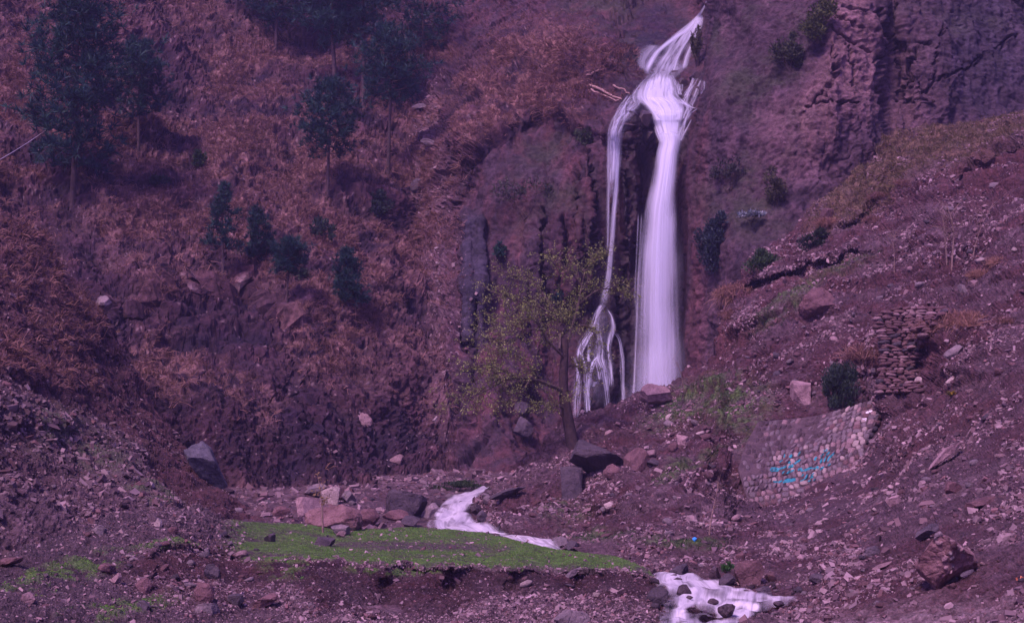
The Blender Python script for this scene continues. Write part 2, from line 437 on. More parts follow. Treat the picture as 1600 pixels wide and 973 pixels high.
A.push(grassy * (n_big * 1.7 + ribs * 1.6 + n_mid * (1.1 - .6 * blob(X, Y, 400, 680, 330, 120, 0, .4)) + n_fin * .4 + n_x * .24 + fbm(P * 8, 2) * .08) + cl * (1 - .8 * near_fall) * (n_big * .8 + n_mid * .45 + calm * ((cv - .5) * .8 + cp * .9 + (cv2 - .5) * .10 + cp2 * .14 - .6 * (1 - sstep(cf, 0, .05))  + rid * .55) + n_fin * .2 + n_x * .1 - .12 * (1 - veins) * (1 - rightc) + rightc * fbm(P * [1.3, 1.3, .5] + 60, 3) * .28) - cl * cracks * 1.1)
A.normals()
up = np.clip(A.N[..., 2], 0, 1)
g1 = fbm(P * .22 + 5, 4); g2 = fbm(P * [1.2, 1.2, .5] + 8, 4)
gm = np.clip(.40 + g1 * 2.7 + g2 * 1.3 + n_mid * .5 + (ribs - .2) * .6, 0, 1) * grassy
for bx, by, rx, ry, k in [(60,30,90,60,.5),(255,130,56,70,1.0),(215,60,40,50,.7),(540,25,220,62,1.0),(30,235,60,22,.9),(60,300,80,16,.8),(165,255,50,12,.7),(250,290,60,14,.7),(440,130,70,20,.6),(600,230,60,40,.6),(420,330,30,26,.5),(620,340,40,30,.6),(560,330,30,20,.6),(230,400,60,22,.8),(130,400,24,30,.5),(470,450,40,16,.6),(740,90,40,20,.5),(700,200,30,60,.5),(850,60,50,20,.6),(870,120,30,16,.5),(380,600,170,130,.75),(180,560,80,90,.35),(90,560,110,190,.8),(330,720,420,100,1.0),(60,450,140,150,.6),(300,560,210,90,.5),(660,640,110,140,.6),(70,420,60,90,.5),(350,520,120,70,.8)]:
    gm *= 1 - k * blob(X, Y, bx, by, rx, ry, 0, .5)
gm = np.clip(gm + .8 * blob(X, Y, 500, 540, 60, 60, 0, .6) * (g2 > -.05) + .7 * blob(X, Y, 250, 600, 60, 50, 0, .6) * (g2 > -.05) + .5 * blob(X, Y, 380, 660, 50, 40, 0, .6) * (g2 > 0) + .6 * blob(X, Y, 330, 610, 40, 30, 0, .6) * (g2 > .05), 0, 1)
tanw = mix(TAN, TAN_L, np.clip(.35 + g2 * 1.4, 0, 1))
low_dark = np.clip(blob(X, Y, 330, 640, 400, 190, 0, .5) + .6 * blob(X, Y, 60, 420, 180, 220, 0, .6), 0, 1)
soilA = mix((.024, .013, .021), (.066, .029, .034), np.clip(.4 + n_mid * 1.4, 0, 1))
soilA = mix(soilA, mix((.022, .013, .024), (.050, .022, .030), np.clip(.5 + n_mid * 1.3, 0, 1)), low_dark * .9)
colA = mix(soilA, tanw, gm)
gul = blob(X, Y, 672, 150, 22, 130, -8, .5) + blob(X, Y, 680, 370, 40, 130, 0, .6) + blob(X, Y, 700, 560, 34, 120, 8, .6)
gul = np.clip(gul, 0, 1) * np.clip(.65 + n_fin * 1.2, 0, 1)
colA = mix(colA, (.125, .075, .082), np.clip(gul, 0, 1) * .85)
streak = fbm(P * [.9, .9, .08] + 4, 4)
cliffc = mix(CLIFF, CLIFF_R, np.clip(.38 + streak * 1.6 - .3 * blob(X, Y, 800, 330, 70, 130) + .35 * blob(X, Y, 905, 370, 35, 100) + .55 * blob(X, Y, 1090, 430, 25, 200), 0, 1))
rc = np.clip(rightc + .0, 0, 1)
cliffc = mix(cliffc, mix((.050, .032, .042), (.092, .054, .064), np.clip(.5 + streak * 1.3 + n_mid * .7, 0, 1)), rc * sstep(X, 1080, 1130))
lit = np.clip(blob(X, Y, 1338, 85, 44, 100, -6, .35) + blob(X, Y, 1288, 150, 34, 70, 14, .4) + .6 * blob(X, Y, 1240, 210, 60, 60, -30, .5) + .35 * blob(X, Y, 1440, 120, 50, 100, 14, .4), 0, 1)  # light on the panel faces, put into a paler rock colour
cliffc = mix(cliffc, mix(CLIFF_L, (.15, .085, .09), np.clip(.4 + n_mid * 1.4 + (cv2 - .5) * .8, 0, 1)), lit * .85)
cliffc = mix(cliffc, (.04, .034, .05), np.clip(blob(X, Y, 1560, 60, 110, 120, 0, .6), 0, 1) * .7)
cliffc *= (.8 + .4 * cv2)[..., None]
veg = np.clip((fbm(P * .3 + 40, 4) * 2.2 + .05 + up * .6), 0, 1) * np.clip(blob(X, Y, 1190, 60, 90, 150, 0, .6) + .8 * blob(X, Y, 860, 300, 60, 120, 0, .6) + blob(X, Y, 1180, 300, 80, 70, 0, .6) + .6 * blob(X, Y, 1500, 30, 90, 60, 0, .6) + .8 * blob(X, Y, 960, 40, 90, 60, 0, .5), 0, 1)
cliffc = mix(cliffc, (.045, .05, .028), veg * .8)
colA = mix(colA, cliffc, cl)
colA = mix(colA, (.045, .04, .055), col_m * .9)
wet = np.clip(blob(X, Y, 1020, 320, 60, 360, 0, .4) + blob(X, Y, 950, 500, 60, 190, 0, .4), 0, 1) * cl
colA = mix(colA, colA * .30, wet * .85)  # wet rock, with the dark of the recess beside the falls painted in
colA = colA * mix(np.ones(3), np.array([.80, .80, .84]), cl)
colA = colA * mix(np.ones(3), np.array([.80, .82, .88]), grassy * (1 - sstep(X, 560, 700)))
colA *= (.88 + .24 * rng.random(colA.shape[:2]))[..., None]
sp = rng.random(colA.shape[:2]) < .012 * (1 - cl) + .02 * gul
colA[sp] = colA[sp] * .4 + np.array((.30, .22, .22)) * .6
mk = (X < poly(Y.ravel(), [(-70,1),(1,1)]).reshape(Y.shape) * 0 + ypoly(Y, [(900,-70),(760,215),(728,300),(728,560),(770,700),(770,900)]))
A.smooth = False
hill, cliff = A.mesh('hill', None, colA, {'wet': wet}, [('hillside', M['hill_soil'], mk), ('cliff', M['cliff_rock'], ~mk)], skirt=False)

# ---- left scree slope
ctrlB = [(-520,300,45),(-520,590,29),(-520,800,24),(-520,930,21),(-200,330,60),(0,350,66),(100,430,69),(160,510,70),(250,650,70),(300,720,68),(380,795,61),(-200,480,50),(0,480,58),(100,560,61),(-200,590,42),(0,590,51),(120,640,57),(200,700,58),(-200,700,38),(0,700,44),
 (150,740,49.5),(250,780,51),(350,800,55),(-200,800,33),(0,800,39),(150,810,43),(250,800,47.5),(0,900,35),(300,850,46),(430,830,54),(-200,900,30)]
B = Sheet(-500, 440, [(-500,250),(-200,300),(0,342),(60,362),(112,430),(160,505),(205,575),(250,650),(300,722),(345,765),(380,795),(440,812)], [(-500,960),(-200,930),(0,930),(250,870),(440,850)], ctrlB, 2.1)
X, Y = B.PX, B.PY
ridge = poly(X, [(-200,520),(0,590),(130,640),(215,700),(245,760),(300,790),(440,840)])
lower = sstep(Y, ridge - 6, ridge + 10)
B.D -= 1.2 * lower * (1 - sstep(Y, ridge + 30, ridge + 130)); 
B.D += 1.0 * blob(X, Y, 110, 695, 90, 22, 12, .5)
B.base(); P = B.P
nb = fbm(P * .25, 4); nm = fbm(P * 1.0 + 5, 4); nf = fbm(P * 3.5, 3)
B.push(nb * .7 + nm * .36 + nf * .14 + fbm(P * 8, 2) * .05); B.normals()
t = np.clip(.45 + nm * 1.3, 0, 1)
colB = mix(mix((.034, .016, .022), (.078, .036, .040), t), mix((.060, .038, .046), (.115, .076, .086), t), lower * np.clip(.8 + nb * .6, 0, 1))
gr = np.clip(blob(X, Y, 90, 672, 70, 40, 20, .6) * .7 + blob(X, Y, 235, 778, 50, 14, 12, .5) + .6 * blob(X, Y, 170, 720, 50, 30, 0, .6), 0, 1) * np.clip(.4 + nm * 1.6, 0, 1)
colB = mix(colB, MOSS, gr * .75)
colB *= (.8 + .4 * rng.random(colB.shape[:2]))[..., None]
B.grass = (X < 150) * np.clip((1 - lower) * (.35 + nb * 2.2), 0, 1) * (Y < ridge - 20)
colB = mix(colB, TAN, B.grass * .5)
scree_left = B.mesh('scree_slope', M['scree_soil'], colB)

# ---- right talus slope
ctrlC = [(2120,110,84),(2120,300,56),(2120,450,41),(2120,700,24.5),(2120,850,19.5),(2120,1010,15.5),(740,800,60),(775,775,62),(830,715,67),(880,672,70),(930,650,72),(1000,628,74.5),(1070,600,76),(1130,495,80),(1150,440,83),(1180,400,85),(1240,350,88),(1290,320,89),(1340,280,90),(1380,215,92),(1480,195,91),(1600,175,89),(1750,150,88),
 (1000,700,62),(1100,650,65),(1200,560,67),(1250,450,73.5),(1340,400,75),(1450,300,77),(1600,260,75),(1750,300,66),(1180,655,61),(1270,640,60.5),(1390,612,58.5),(1230,720,58),(1300,690,57.5),
 (1400,550,59),(1500,450,61),(1600,400,59),(1750,450,52),(1400,700,48),(1500,600,49),(1600,550,46.5),(1750,600,42),(900,800,54),(1000,780,51.5),(1100,800,48),(1200,805,50),(1280,778,50),(1350,735,52),(1350,785,44),(1200,845,41),(1100,835,43),
 (1500,750,37.5),(1600,700,36.5),(1750,750,31),(800,845,48.5),(870,862,45),(960,866,42),(1010,885,38.5),(1100,865,39),(1200,885,35.5),(1300,870,34.5),(1450,850,31),(1600,850,28),(1750,850,25.5),
 (1050,905,35.2),(1120,912,34),(1190,930,32),(1250,942,30.5),(1300,973,27.5),(1450,973,25.5),(1600,973,23.5),(1750,973,22),(1180,973,28),(1150,1010,26.5),(1400,1010,24),(1750,1010,20.5)]
C_ = Sheet(740, 2100, [(740,802),(775,777),(800,745),(830,716),(880,674),(930,652),(1000,630),(1068,602),(1100,560),(1130,500),(1150,442),(1180,402),(1240,352),(1290,322),(1340,282),(1380,216),(1420,202),(1480,195),(1540,188),(1600,175),(1750,150),(2100,95)],
     [(740,835),(780,838),(800,850),(870,868),(960,880),(1010,905),(1060,915),(1130,1012),(2100,1012)], ctrlC, 2.1)
X, Y = C_.PX, C_.PY
wallm = sstep(X, ypoly(Y, [(1196,650),(1176,700),(1172,730),(1190,800)]) - 4, ypoly(Y, [(1196,650),(1176,700),(1172,730),(1190,800)]) + 10) * (1 - sstep(X, 1375, 1392)) * sstep(Y, poly(X, [(1150,665),(1270,650),(1390,622)]), poly(X, [(1150,668),(1270,653),(1390,625)])) * (1 - sstep(Y, poly(X, [(1150,800),(1200,800),(1345,722),(1390,660)]) - 10, poly(X, [(1150,800),(1200,800),(1345,722),(1390,660)])))
C_.D += wallm * 2.2
wob = gnoise(np.stack([X / 40., Y / 40., X * 0], -1)) * 12 + gnoise(np.stack([X / 14., Y / 14., X * 0 + 5], -1)) * 2.5
sc = wob + poly(X, [(1130,470),(1180,432),(1240,418),(1300,398),(1350,388),(1380,392)])
C_.D += 2.0 * sstep(X, 1150, 1180) * (1 - sstep(X, 1340, 1380)) * sstep(Y, sc, sc + 6) * (1 - sstep(Y, sc + 14, sc + 70))
sc2 = wob + poly(X, [(1430,330),(1490,285),(1520,255),(1560,235),(1600,222),(1750,190)])
C_.D += 2.2 * sstep(X, 1470, 1510) * sstep(Y, sc2, sc2 + 6) * (1 - sstep(Y, sc2 + 20, sc2 + 110))
sc3 = wob + poly(X, [(1290,362),(1330,340),(1400,300),(1450,285)])
C_.D += 1.4 * sstep(X, 1290, 1320) * (1 - sstep(X, 1400, 1450)) * sstep(Y, sc3, sc3 + 5) * (1 - sstep(Y, sc3 + 10, sc3 + 50))
C_.D += .5 * blob(X, Y, 1255, 912, 55, 13, 6, .5) + .35 * blob(X, Y, 1120, 868, 90, 10, 3, .4) + .9 * blob(X, Y, 1130, 720, 22, 60, 10, .5)
C_.D += 1.2 * blob(X, Y, 1420, 555, 40, 34, -40, .5) + .8 * blob(X, Y, 1010, 720, 40, 30, -30, .5)
C_.base(); P = C_.P
nb = fbm(P * .22, 4); nm = fbm(P * .9 + 5, 4); nf = fbm(P * 3.2, 3); nr = fbm(P * [.5, .5, .5] + 9, 3, ridged=True)
far = sstep(C_.D, 34, 60)
flat = blob(X, Y, 1400, 1000, 300, 60, -6, .4)
wl = 1 - .85 * np.clip(wallm + blob(X, Y, 1270, 720, 110, 100, 0, .2), 0, 1)
s_ = P[..., 2] - .33 * P[..., 0]
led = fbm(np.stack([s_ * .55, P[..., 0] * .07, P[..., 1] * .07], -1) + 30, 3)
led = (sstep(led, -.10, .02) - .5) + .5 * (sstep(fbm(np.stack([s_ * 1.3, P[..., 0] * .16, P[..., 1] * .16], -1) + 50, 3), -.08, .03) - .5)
C_.push(.42 * led * far * wl * (Y < 800) + wl * (nb * (.25 + .55 * far) + nm * (.12 + .26 * far) * (1 - .6 * flat) + nf * (.07 + .10 * far) + fbm(P * 8, 2) * .05) + .22 * nr * far * wl); C_.normals()
LOW = [(897,1026,1080),(902,1021,1100),(908,1020,1120),(916,1032,1132),(922,1040,1152),(928,1040,1182),(934,1036,1230),(938,1038,1258),(944,1036,1236),(952,1034,1214),(960,1033,1196),(968,1034,1172),(980,1034,1150),(1000,1030,1140)]
xr_ = np.interp(Y, [r_[0] for r_ in LOW], [r_[2] for r_ in LOW])
chan = (1 - sstep(X, xr_ - 8, xr_ + 3)) * sstep(Y, 896, 902) * sstep(X, 1015, 1022)
UP = [(761,754,766),(766,738,762),(772,724,756),(779,702,752),(786,690,746),(794,684,738),(802,680,732),(810,674,738),(817,668,752),(824,664,774),(832,690,792),(838,720,800)]
xr_ = np.interp(Y, [r_[0] for r_ in UP], [r_[2] for r_ in UP])
chan = np.maximum(chan, (1 - sstep(X, xr_ - 4, xr_ + 3)) * sstep(Y, 760, 764) * (Y < 842))
C_.P[..., 2] -= .55 * chan
t = np.clip(.5 + nm * 1.3, 0, 1)
colC = mix(mix((.062, .026, .031), (.05, .028, .035), np.clip(.5 + nb * 1.4, 0, 1)), mix((.120, .080, .088), (.07, .040, .05), t), np.clip(.5 + nb * 1.5 + nf * .9, 0, 1))
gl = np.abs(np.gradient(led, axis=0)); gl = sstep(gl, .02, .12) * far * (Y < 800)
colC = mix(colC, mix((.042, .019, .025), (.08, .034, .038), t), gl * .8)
red = np.clip(blob(X, Y, 1560, 275, 90, 36, -22, .4) + blob(X, Y, 1250, 445, 90, 24, -10, .4) + blob(X, Y, 1110, 560, 36, 60, 20, .5) + .7 * blob(X, Y, 1460, 650, 80, 46, -30, .5) + .7 * blob(X, Y, 1120, 700, 26, 60, 0, .5) + blob(X, Y, 1420, 560, 60, 40, -30, .5) + .6 * blob(X, Y, 1380, 340, 80, 24, -24, .5), 0, 1)
colC = mix(colC, mix((.05, .022, .028), SOIL_R, t * .8), red * .85)
colC = mix(colC, (.27, .20, .205), flat * .8 * np.clip(.6 + nf, 0, 1))
upg = np.clip(blob(X, Y, 1440, 235, 150, 40, -14, .5) + blob(X, Y, 1340, 315, 80, 26, -26, .5) + .7 * blob(X, Y, 1540, 205, 90, 18, -8, .4), 0, 1) * np.clip(.75 + nm * 1.1, 0, 1)
colC = mix(colC, mix((.115, .090, .045), (.165, .110, .072), t), upg * .9)
gr = np.clip(blob(X, Y, 1090, 630, 80, 24, -22, .5) + blob(X, Y, 1135, 640, 36, 36, 0, .5) + .8 * blob(X, Y, 1075, 738, 60, 10, -28, .5) + .9 * blob(X, Y, 1080, 850, 70, 9, 2, .5) + .7 * blob(X, Y, 1240, 480, 70, 14, -30, .6) + .7 * blob(X, Y, 1320, 420, 50, 16, -10, .6)
     + .6 * blob(X, Y, 930, 840, 60, 12, 0, .6) + .5 * blob(X, Y, 880, 800, 40, 14, 0, .6) + .5 * blob(X, Y, 1185, 660, 30, 60, 10, .5), 0, 1) * np.clip(.5 + nm * 1.4 + nf, 0, 1)
colC = mix(colC, mix(MOSS, MOSS_B, np.clip(.2 + nf * 1.5, 0, 1)), gr * .6)
colC *= (.8 + .4 * rng.random(colC.shape[:2]))[..., None]
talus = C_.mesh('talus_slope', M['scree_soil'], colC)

# ---- valley floor behind the terrace, and on under everything
def valley_z(y):
    return np.interp(y, [-60, 18, 26, 30, 34, 46, 53, 60, 68, 80, 85, 92, 100, 130], [-2, -1.8, -1.6, -1.3, -.95, -.35, -.1, .42, .92, 1.62, 1.95, 2.6, 4.5, 6])
gx = np.concatenate([np.linspace(-80, -24, 40), np.linspace(-23.8, 24, 300), np.linspace(25, 80, 40)]); gy = np.concatenate([np.linspace(-60, 24, 50), np.linspace(24.3, 95, 330), np.linspace(97, 130, 15)])
GX, GY = np.meshgrid(gx, gy)
GZ = valley_z(GY)
P = np.stack([GX, GY, GZ], -1)
nb = fbm(P * .5, 4); nf = fbm(P * 2.5, 3)
inner = sstep(GX, -26, -20) * (1 - sstep(GX, 20, 26)) * sstep(GY, 20, 26)
streamx = np.interp(GY, [26, 30.6, 34, 40, 46, 53, 60, 68], [5.2, 4.8, 3.9, 2.8, 1.1, -2.0, -2.2, -1.1])
ch = np.exp(-((GX - streamx) / 2.4) ** 2) * (GY < 72)
P[..., 2] += (nb * .28 + nf * .09) * (1 - ch * .85) * inner - .12 * ch - .25 * (1 - inner)
colD = mix(mix((.060, .038, .047), (.12, .08, .088), np.clip(.5 + nb * 1.3, 0, 1)), SOIL_R, np.clip(nf * 1.2, 0, 1)) * (.8 + .4 * rng.random(GX.shape))[..., None]
ny, nx = GX.shape; idx = np.arange(ny * nx).reshape(ny, nx)
q = np.stack([idx[:-1, :-1], idx[:-1, 1:], idx[1:, 1:], idx[1:, :-1]], -1).reshape(-1, 4)
tag(link('valley_floor', np_mesh('valley_floor', P, q, colD.reshape(-1, 3)), M['scree_soil']), kind='structure')
class VF:  # lets things be scattered on the valley floor
    pass
D_ = Sheet.__new__(Sheet); D_.P = P; D_.ny, D_.nx = ny, nx; D_.N = np.zeros_like(P); D_.N[..., 2] = 1; D_.GX, D_.GY = GX, GY; D_.ch = ch

# ---- near terrace with its eroded bank, and the rubble mound on the left
ctrlE = [(-500,885,25),(-500,1010,18.5),(-200,870,31),(0,870,34),(150,815,38.5),(230,792,41.5),(300,795,42.5),(400,820,46),(560,826,50),(660,822,52),(760,832,49),(870,858,43.2),(960,868,40.8),(1010,887,37),(350,860,39),(500,850,43),(700,850,43.5),(850,868,40),
 (500,868,38.8),(600,882,35.6),(700,884,35.6),(800,886,35.6),(900,880,37),(1000,900,34.6),(600,915,35.2),(600,942,34.3),(600,973,31.3),(700,916,35.2),(700,942,34.3),(700,973,31.2),(800,918,35.2),(800,948,32.6),(900,918,35.4),(900,945,32.4),(900,973,29.2),(1030,935,32),(1040,973,29.4),
 (250,850,36),(250,900,33),(250,950,29.6),(-200,920,27),(0,920,29),(-200,973,24),(0,973,25.6),(120,900,32),(120,973,26.8),(350,900,34.8),(350,973,29),(450,900,34.9),(450,973,29.6),(500,1010,27.5),(0,1010,24),(1045,1010,27),(450,872,38)]
E = Sheet(-480, 1041, [(-480,920),(-200,885),(0,868),(60,848),(150,814),(220,794),(260,790),(305,793),(345,806),(380,815),(470,818),(560,826),(660,823),(760,832),(800,842),(870,858),(960,868),(1005,884),(1022,899),(1034,918),(1041,940)], [(-480,1012),(1041,1012)], ctrlE, 2.0, 1.5)
X, Y = E.PX, E.PY
wob = gnoise(np.stack([X / 34., X * 0, X * 0 + 2], -1)) * 7 + gnoise(np.stack([X / 11., Y / 20., X * 0 + 5], -1)) * 3
lip = wob + poly(X, [(-200,866),(330,866),(380,874),(440,878),(470,874),(560,880),(620,884),(700,886),(800,889),(900,893),(960,893),(1000,897),(1025,905),(1048,950)])
under = sstep(Y, lip, lip + 5) * (1 - sstep(Y, lip + 24, lip + 60)) * (.4 + .6 * (.5 + .5 * np.sin(X * .021 + 1.3 * np.sin(X * .05))))
E.D += .65 * under * sstep(X, 380, 450)
lip2 = wob + poly(X, [(-200,2000),(225,2000),(240,860),(300,852),(380,868),(425,884),(440,2000)])
E.D += .4 * sstep(Y, lip2, lip2 + 5) * (1 - sstep(Y, lip2 + 20, lip2 + 70)) * sstep(X, 225, 245) * (1 - sstep(X, 400, 430))
E.base(); P = E.P
nb = fbm(P * .45, 4); nm = fbm(P * 1.7 + 5, 4); nf = fbm(P * 6.5, 3)
plat = sstep(X, 330, 400) * (1 - sstep(Y, lip - 8, lip + 4))
E.push((1 - plat) * (nb * .26 + nm * .18 + nf * .07 + fbm(P * 14, 2) * .025) + plat * (nb * .05 + nm * .025 + nf * .012)); E.normals()
t = np.clip(.5 + nm * 1.4, 0, 1)
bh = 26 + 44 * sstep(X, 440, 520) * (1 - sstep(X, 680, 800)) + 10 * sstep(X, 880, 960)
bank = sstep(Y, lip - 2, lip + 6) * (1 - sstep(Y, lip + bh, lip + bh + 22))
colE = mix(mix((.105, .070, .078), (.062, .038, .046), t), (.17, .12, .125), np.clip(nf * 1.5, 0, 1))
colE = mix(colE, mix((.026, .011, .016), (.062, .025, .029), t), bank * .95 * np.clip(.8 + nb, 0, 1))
lefts = 1 - sstep(X, 130, 260)
colE = mix(colE, mix((.05, .034, .042), (.095, .066, .074), t), lefts * .8)
mnd = blob(X, Y, 320, 900, 110, 46, 0, .5)
colE = mix(colE, mix((.045, .020, .026), (.085, .038, .04), t), mnd * .7)
gp = plat * np.clip(.95 + nb * 1.5 + nm * .8, 0, 1) * (1 - .85 * blob(X, Y, 640, 852, 150, 7, 1, .5) * (nm > -.25))
gp *= 1 - .8 * sstep(Y, lip - 4 - 12 * sstep(X, 700, 900), lip + 2) * sstep(X, 480, 520)
gp = np.clip(gp - .5 * blob(X, Y, 400, 830, 50, 14) * (nm > 0), 0, 1)
gp = np.clip(gp + .8 * blob(X, Y, 260, 851, 50, 4, -2, .6) * (nf > -.3) + .6 * blob(X, Y, 30, 908, 40, 8, -20, .5) * (nm > -.05) + .6 * blob(X, Y, 180, 955, 90, 14, -12, .6) * (nm > 0) + .7 * blob(X, Y, 120, 890, 70, 20, -20, .6) * (nm > .05) + .7 * blob(X, Y, 620, 893, 70, 5, 0, .6) * (nm > 0) + .5 * blob(X, Y, 450, 890, 40, 14, 0, .6) * (nm > .05), 0, 1)
colE = mix(colE, mix(MOSS, MOSS_B, np.clip(.55 + nm * 1.2 + nf * .6, 0, 1)), gp * .85)
colE *= (.78 + .44 * rng.random(colE.shape[:2]))[..., None]
E.smooth = False
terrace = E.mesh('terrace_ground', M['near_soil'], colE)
E.gp = gp; E.bank = bank; E.plat = plat; E.mnd = mnd

bpy.context.view_layer.update()
DG = bpy.context.evaluated_depsgraph_get()
ORG = Vector((0, 0, CAMZ))
def hit(px, py):
    p = unproj(px, py, 50.0)
    ok, loc, nor, idx, ob, mtx = S.ray_cast(DG, ORG, (Vector(p) - ORG).normalized())
    return (loc, nor) if ok else (Vector(unproj(px, py, 100)), Vector((0, -1, 0)))

# ------------------------------------------------------------------ rocks
_ico = {}
def ico(n):
    if n not in _ico:
        bm = bmesh.new(); bmesh.ops.create_icosphere(bm, subdivisions=n, radius=1)
        _ico[n] = (np.array([v.co[:] for v in bm.verts]), np.array([[v.index for v in f.verts] for f in bm.faces])); bm.free()
    return _ico[n]
def rock_shape(seed, sub=3, planes=11, rough=.06, blocky=0.0, hmin=.44, hmax=.78):
    r = np.random.default_rng(seed)
    V, Fc = ico(sub); V = V.copy()
    n = r.normal(size=(planes, 3)); n /= np.linalg.norm(n, axis=1)[:, None]
    if blocky:
        ax = np.concatenate([np.eye(3), -np.eye(3)]) + r.normal(size=(6, 3)) * .13
        n = np.concatenate([ax / np.linalg.norm(ax, axis=1)[:, None], n[:max(2, planes - 7)]])
    h = r.uniform(hmin, hmax, len(n))
    for a, b in zip(n, h):
        t = V @ a; V -= a * np.maximum(0, t - b)[:, None]
    off = r.random(3) * 50
    V += V * (fbm(V * 1.6 + off, 4)[:, None] * rough * 1.5 + gnoise(V * 7 + off)[:, None] * rough * .35)
    lo, hi = V.min(0), V.max(0)
    return (V - (lo + hi) / 2) / ((hi - lo) / 2), Fc
def rot_img(V, a):
    c, s = math.cos(a), math.sin(a)      # turn in the picture plane (x right, z up)
    return V @ np.array([[c, 0, s], [0, 1, 0], [-s, 0, c]])
SEED = [100]
def boulder(x0, y0, x1, y1, mat, label, name='boulder', cat='boulder', rot=0.0, blocky=0.0, planes=11, depth=.85, sub=4, sink=.14, rough=.085, fwd=0.0, group=None, thick=None, d=None, under=0, hm=(.44, .78)):
    """a rock filling the traced box, resting on (and sunk a little into) the ground hit under its foot"""
    SEED[0] += 1
    cx = (x0 + x1) / 2
    if d is None:
        loc, _ = hit(cx, y1 - .12 * (y1 - y0)); d = loc.y
    wd, ht = (x1 - x0) * d / F, (y1 - y0) * d / F
    V, Fc = rock_shape(SEED[0], sub, planes, rough, blocky, *hm)
    if under:                        # undercut foot
        k = .45 + .55 * sstep(V[:, 2], -1.0, -.15); V = V * np.stack([k, k, k * 0 + 1], -1); V[:, 0] += .25 * (k - 1)
    if rot:
        a = R(rot); L = wd / max(abs(math.cos(a)), .3) * .97; T = thick * d / F if thick else max(ht - abs(math.sin(a)) * L * .8, .2 * L)
        V = V * [L / 2, min(L, T * 2) * .5 * depth, T / 2]
        V = rot_img(V, a)
    else:
        ht2 = ht * (1 + sink)
        V = V * [wd / 2, depth * (wd + ht) / 4, ht2 / 2]
    me = np_mesh(name, V, Fc, None, False)
    dd = d + (depth * (wd + ht) / 4) * .35 - fwd
    c = unproj(cx, (y0 + y1) / 2 + (0 if rot else sink * (y1 - y0) / 2), dd)
    o = link(name, me, M[mat], None, c)
    tag(o, label, cat, group)
    o['px'] = [x0, y0, x1, y1]
    return o

